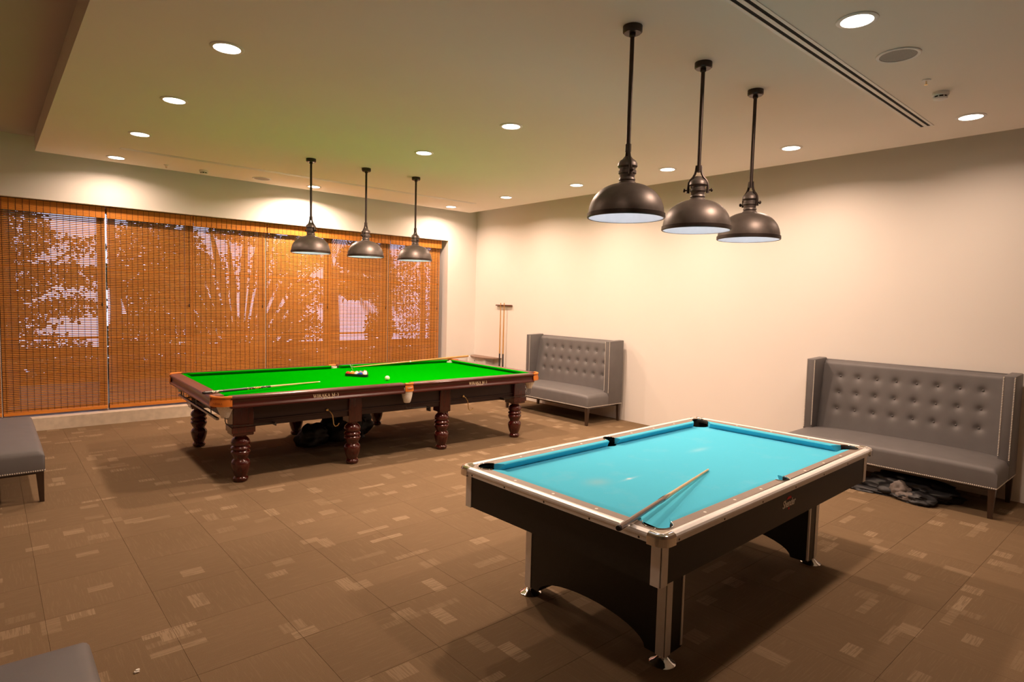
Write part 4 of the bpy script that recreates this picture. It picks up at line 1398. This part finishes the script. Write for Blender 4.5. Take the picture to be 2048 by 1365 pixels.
for a in range(4):
    c = (a + 1) % 4
    for k in range(n):
        j = (k + 1) % n
        b._face([lv[a][k], lv[a][j], lv[c][j], lv[c][k]])
b.build('frame', M['plastic'], tri)

# ------------------------------------------------------------------ bags on the floor
def blob(name, mat, parent, c, size, seed, amp=0.25, freq=3.0, fold=0.0):
    b = MB()
    r = bmesh.ops.create_icosphere(b.bm, subdivisions=4, radius=1.0)
    for v in r['verts']:
        p = v.co.copy()
        nz = noise.fractal(p * freq * 0.5 + Vector((seed, seed * 1.7, 0)), 0.9, 2.0, 4)
        cr = noise.noise(Vector((p.x * 5 + seed, p.y * 5, p.z * 2.2)))
        k = 1 + amp * nz - fold * abs(cr)
        q = Vector((p.x * size[0], p.y * size[1], p.z * size[2])) * k
        q.z = max(q.z, -size[2] * 0.45)
        v.co = Vector(c) + q
    return b.build(name, mat, parent, 60)
bg1 = thing('sports_bag', 'slumped black bag on the carpet under the snooker table, behind the second front leg', 'bag', (3.52, 7.30, 0), 0.1)
blob('bag_body', M['bagblack'], bg1, (0.0, 0, 0.13), (0.36, 0.20, 0.26), 3.1, 0.30, 3.2, 0.18)
blob('bag_end', M['bagblack'], bg1, (-0.50, -0.06, 0.085), (0.22, 0.15, 0.175), 8.4, 0.28, 3.0, 0.2)
s_ = MB().tube([(-0.30, -0.16, 0.22), (-0.22, -0.17, 0.37), (-0.05, -0.16, 0.42), (0.10, -0.16, 0.36), (0.18, -0.17, 0.22)], 0.011, 8)
s_.build('strap', M['bagblack'], bg1)
bg2 = thing('cover_bag', 'crumpled black and grey cover bag pushed under the right sofa', 'bag', (6.98, 1.86, 0), 0.0)
blob('bag_body', M['bagblack'], bg2, (0.0, 0.0, 0.075), (0.24, 0.42, 0.13), 5.7, 0.30, 3.4, 0.22)
blob('bag_flap', M['baggrey'], bg2, (-0.20, 0.02, 0.070), (0.075, 0.10, 0.10), 2.2, 0.25, 3.0, 0.15)
blob('bag_front', M['bagblack'], bg2, (-0.24, -0.12, 0.035), (0.11, 0.19, 0.07), 9.9, 0.3, 3.0, 0.2)
blob('bag_front_fold', M['baggrey'], bg2, (-0.265, -0.07, 0.045), (0.06, 0.12, 0.05), 4.4, 0.25, 3.0, 0.15)
blob('bag_tail', M['bagblack'], bg2, (-0.20, 0.38, 0.016), (0.09, 0.30, 0.035), 6.6, 0.3, 3.0, 0.2)
sc_ = MB()
sc_.box(-0.012, 0.012, -0.009, 0.009, 0, 0.007, 0.003, 1)
sc_.box(-0.004, 0.014, -0.002, 0.012, 0.005, 0.011, 0.002, 1)
o = sc_.build('paper_scrap', M['paper'], None)
o.location = (0.51, 3.30, 0.0005)
tag(o, 'tiny white paper scrap on the carpet near the front left sofa', 'litter')

# ------------------------------------------------------------------ garden behind the blinds
gd = struct('garden_ground', MB().box(-30, 40, YW + 0.46, 16.6, -6.2, -0.12).box(-30, 50, 16.6, 70, -6.2, -6.0), M['soil'])
def leaf_cloud(name, parent, clumps, seed, size, mat='leaf'):
    rnd = random.Random(seed)
    vs, fs = [], []
    for cx, cy, cz, rx, ry, rz, n in clumps:
        for _ in range(n):
            while True:
                p = Vector((rnd.uniform(-1, 1), rnd.uniform(-1, 1), rnd.uniform(-1, 1)))
                if p.length < 1 and p.length > rnd.uniform(0, 0.75): break
            c = Vector((cx + p.x * rx, cy + p.y * ry, cz + p.z * rz))
            l = size * rnd.uniform(0.6, 1.3)
            d = Vector((rnd.gauss(0, 1), rnd.gauss(0, 1), rnd.gauss(-0.3, 0.7))).normalized()
            s = d.cross(Vector((rnd.gauss(0, 1), rnd.gauss(0, 1), rnd.gauss(0, 1)))).normalized() * l * 0.32
            nrm = d.cross(s).normalized() * l * 0.07
            k = len(vs)
            vs += [c, c + d * l * 0.45 + s + nrm, c + d * l, c + d * l * 0.45 - s + nrm]
            fs += [(k, k + 1, k + 2), (k, k + 2, k + 3)]
    me = bpy.data.meshes.new(name)
    me.from_pydata([tuple(v) for v in vs], [], fs)
    me.materials.append(M[mat])
    return tag(place_mesh(name, me, parent), kind='stuff')
def tree(x, y, h, clumps, seed, lab, size=0.12, tr=0.09):
    t = thing('garden_tree', lab, 'tree', (x, y, -0.12), 0, 'trees in the garden behind the blinds')
    b = MB()
    b.tube([(0, 0, 0), (0.04, 0.02, h * 0.35), (-0.03, 0.0, h * 0.7), (0.02, 0, h)], [tr, tr * 0.85, tr * 0.6, tr * 0.3], 8)
    rnd = random.Random(seed)
    for cl in clumps:
        b.tube([(0, 0, h * rnd.uniform(0.3, 0.6)), (cl[0] * 0.5, cl[1] * 0.5, cl[2] * 0.6 + h * 0.15), (cl[0], cl[1], cl[2])], [tr * 0.4, tr * 0.25, tr * 0.1], 6)
    b.build('trunk', M['bark'], t)
    leaf_cloud('foliage', t, clumps, seed, size)
    return t
# world helper: point seen through window-plane (X,Z), pushed out to depth y
def beyond(X, Z, y):
    k = y / 10.05
    return X * k, 1.85 + (Z - 1.85) * k
def clump(tx, ty, X, Z, y, rX, rZ, n, ry=0.5):
    k = y / 10.05
    x, z = beyond(X, Z, y)
    return (x - tx, y - ty, z + 0.12, rX * k, ry, rZ * k, n)
def tree_at(x, y, h, spots, seed, lab, size=0.12, tr=0.09):
    tree(x, y, h, [clump(x, y, *s) for s in spots], seed, lab, size, tr)
tree_at(0.3, 13.0, 4.2, [(0.25, 2.6, 13.0, 0.45, 0.40, 1500), (0.30, 2.0, 13.0, 0.40, 0.30, 900), (0.95, 2.05, 13.0, 0.35, 0.16, 420), (0.25, 1.45, 13.0, 0.40, 0.25, 700), (0.85, 1.62, 13.0, 0.45, 0.14, 380), (0.55, 1.05, 13.0, 0.60, 0.20, 620), (0.95, 2.45, 13.0, 0.40, 0.14, 240), (0.7, 1.85, 13.0, 0.6, 0.5, 500)], 21,
        'loose leafy tree behind the leftmost full blind, sky showing through', 0.09)
tree_at(2.05, 15.2, 4.6, [(1.85, 2.45, 15.2, 0.55, 0.50, 2300), (1.95, 1.75, 15.2, 0.48, 0.40, 1700), (1.75, 1.25, 15.2, 0.55, 0.30, 1600), (2.2, 2.2, 15.2, 0.45, 0.6, 2000), (1.45, 2.05, 15.2, 0.30, 0.2, 500)], 33,
        'dense leafy tree behind the second full blind', 0.12, 0.12)
tree_at(5.6, 14.4, 4.4, [(3.95, 2.55, 14.4, 0.50, 0.32, 1500), (4.2, 1.9, 14.4, 0.45, 0.28, 850), (3.9, 1.45, 14.4, 0.45, 0.25, 520), (4.3, 1.25, 14.4, 0.35, 0.2, 420), (3.7, 2.1, 14.4, 0.3, 0.3, 400), (3.1, 2.85, 14.4, 0.55, 0.22, 1300)], 45,
        'loose leafy tree behind the blind of the leftmost snooker pendant', 0.09)
tree_at(7.45, 13.2, 4.4, [(5.2, 2.55, 13.2, 0.50, 0.28, 1900), (5.55, 2.1, 13.2, 0.28, 0.4, 900), (4.95, 2.05, 13.2, 0.35, 0.25, 700), (5.5, 1.25, 13.2, 0.22, 0.35, 700)], 57,
        'leafy tree behind the centre pendant blind', 0.12)
tree_at(9.2, 14.4, 4.6, [(6.35, 2.5, 14.4, 0.55, 0.45, 1500), (6.3, 1.8, 14.4, 0.55, 0.45, 1500), (6.4, 1.25, 14.4, 0.55, 0.3, 1000), (5.95, 2.2, 14.4, 0.3, 0.6, 700)], 69,
        'fine leaved tree behind the rightmost blind', 0.07)
# low hedge
tree_at(4.0, 13.6, 2.2, [(2.7, 1.25, 13.6, 0.40, 0.42, 1300), (3.2, 1.15, 13.6, 0.40, 0.34, 1300), (2.6, 1.9, 13.6, 0.35, 0.5, 800), (3.0, 2.2, 13.6, 0.5, 0.35, 420), (3.8, 1.2, 13.6, 0.30, 0.30, 500)], 81,
        'leafy shrub behind the fan palm in the garden', 0.09, 0.04)
hd = thing('garden_hedge', 'dense low hedge along the garden behind the blinds', 'hedge', (4.5, 16.2, -0.12), 0)
leaf_cloud('foliage', hd, [(dx, 0, 0.12, 0.9, 0.5, 0.50, 1500) for dx in [-6 + 1.1 * k for k in range(13)]], 5, 0.15)
st = MB()
for k in range(12):
    st.tube([(-6 + 1.15 * k, 0, 0), (-6 + 1.15 * k + 0.1, 0.05, 0.7)], [0.03, 0.012], 6)
st.build('stem', M['bark'], hd)
# paddle-leaved fan palm
def fan_palm(X, y, zbase, blades, lab):
    x, _ = beyond(X, 1.0, y)
    t = thing('fan_palm', lab, 'palm', (x, y, -0.12), 0)
    MB().tube([(0, 0, 0), (0, 0, zbase + 0.2)], [0.16, 0.12], 10).build('trunk', M['bark'], t)
    for ang, L, wd in blades:
        b = MB()
        a = math.radians(ang)
        n = 10
        prev = None
        for i in range(n + 1):
            f = i / n
            px = math.sin(a) * L * f * (1 + 0.10 * f)
            pz = zbase + math.cos(a) * L * f
            wv = wd * math.sin(PI * min(1, max(0, (f - 0.30) / 0.70))) ** 0.6 if f > 0.30 else 0.018
            wv = max(wv, 0.015)
            dx, dz = math.cos(a), -math.sin(a)
            yy = 0.05 * math.sin(3 * f + ang)
            cur = [(px - dx * wv, yy - 0.02, pz - dz * wv), (px, yy + 0.02, pz), (px + dx * wv, yy - 0.02, pz + dz * wv)]
            if prev:
                b.quad(prev[0], prev[1], cur[1], cur[0]); b.quad(prev[1], prev[2], cur[2], cur[1])
            prev = cur
        b.build('frond', M['palm'], t, 60, normals=False)
    return t
fan_palm(3.02, 12.6, 0.25, [(-38, 2.3, 0.07), (-31, 2.7, 0.06), (-25, 2.6, 0.08), (-19, 2.9, 0.07), (-14, 2.6, 0.07), (-9, 3.0, 0.07), (-4, 2.7, 0.06), (2, 3.1, 0.07), (7, 3.3, 0.05), (12, 3.0, 0.07), (18, 3.2, 0.06), (24, 2.8, 0.08), (31, 2.7, 0.07), (38, 2.4, 0.08), (46, 2.0, 0.07)],
         'fan palm with tall paddle leaves behind the blind left of the first snooker pendant')
# arching palm
def arch_palm(X, y, zc_, fr, lab):
    x, _ = beyond(X, 1.0, y)
    t = thing('arching_palm', lab, 'palm', (x, y, -0.12), 0)
    MB().tube([(0, 0, 0), (0.03, 0, zc_ * 0.5), (0, 0, zc_)], [0.12, 0.10, 0.08], 10).build('trunk', M['bark'], t)
    for k, (ang, L) in enumerate(fr):
        b = MB()
        a = math.radians(ang)
        pts = []
        for i in range(13):
            f = i / 12
            px = math.sin(a) * L * f
            pz = zc_ + math.cos(a) * L * f - 0.75 * L * f * f * abs(math.sin(a))
            pts.append(Vector((px, 0.10 * math.sin(k * 2.1) * f, pz)))
        b.tube(pts, [0.016 * (1 - 0.8 * i / 12) for i in range(13)], 5)
        for i in range(2, 12):
            for q in (0, 0.5):
                p = pts[i].lerp(pts[i + 1], q) if i < 12 else pts[i]
                d = (pts[i + 1] - pts[i - 1]).normalized()
                up = Vector((-d.z, 0, d.x))
                ln = 0.42 * math.sin(PI * (i + q + 1) / 15) + 0.05
                for s in (-1, 1):
                    tipp = p + d * ln * 0.75 + up * s * ln * 0.6 + Vector((0, s * 0.05, -0.12 * ln))
                    b.quad(p - d * 0.018, p.lerp(tipp, 0.5) + up * 0.016, tipp, p.lerp(tipp, 0.5) - up * 0.016)
        b.build('frond', M['palm'], t, 60, normals=False)
    return t
arch_palm(4.60, 12.8, 2.55, [(-70, 1.6), (-45, 1.7), (-15, 1.5), (15, 1.5), (40, 1.6), (58, 1.7), (75, 1.7), (88, 1.5), (105, 1.2)],
          'palm with arching feathery fronds behind the centre pendant blind')
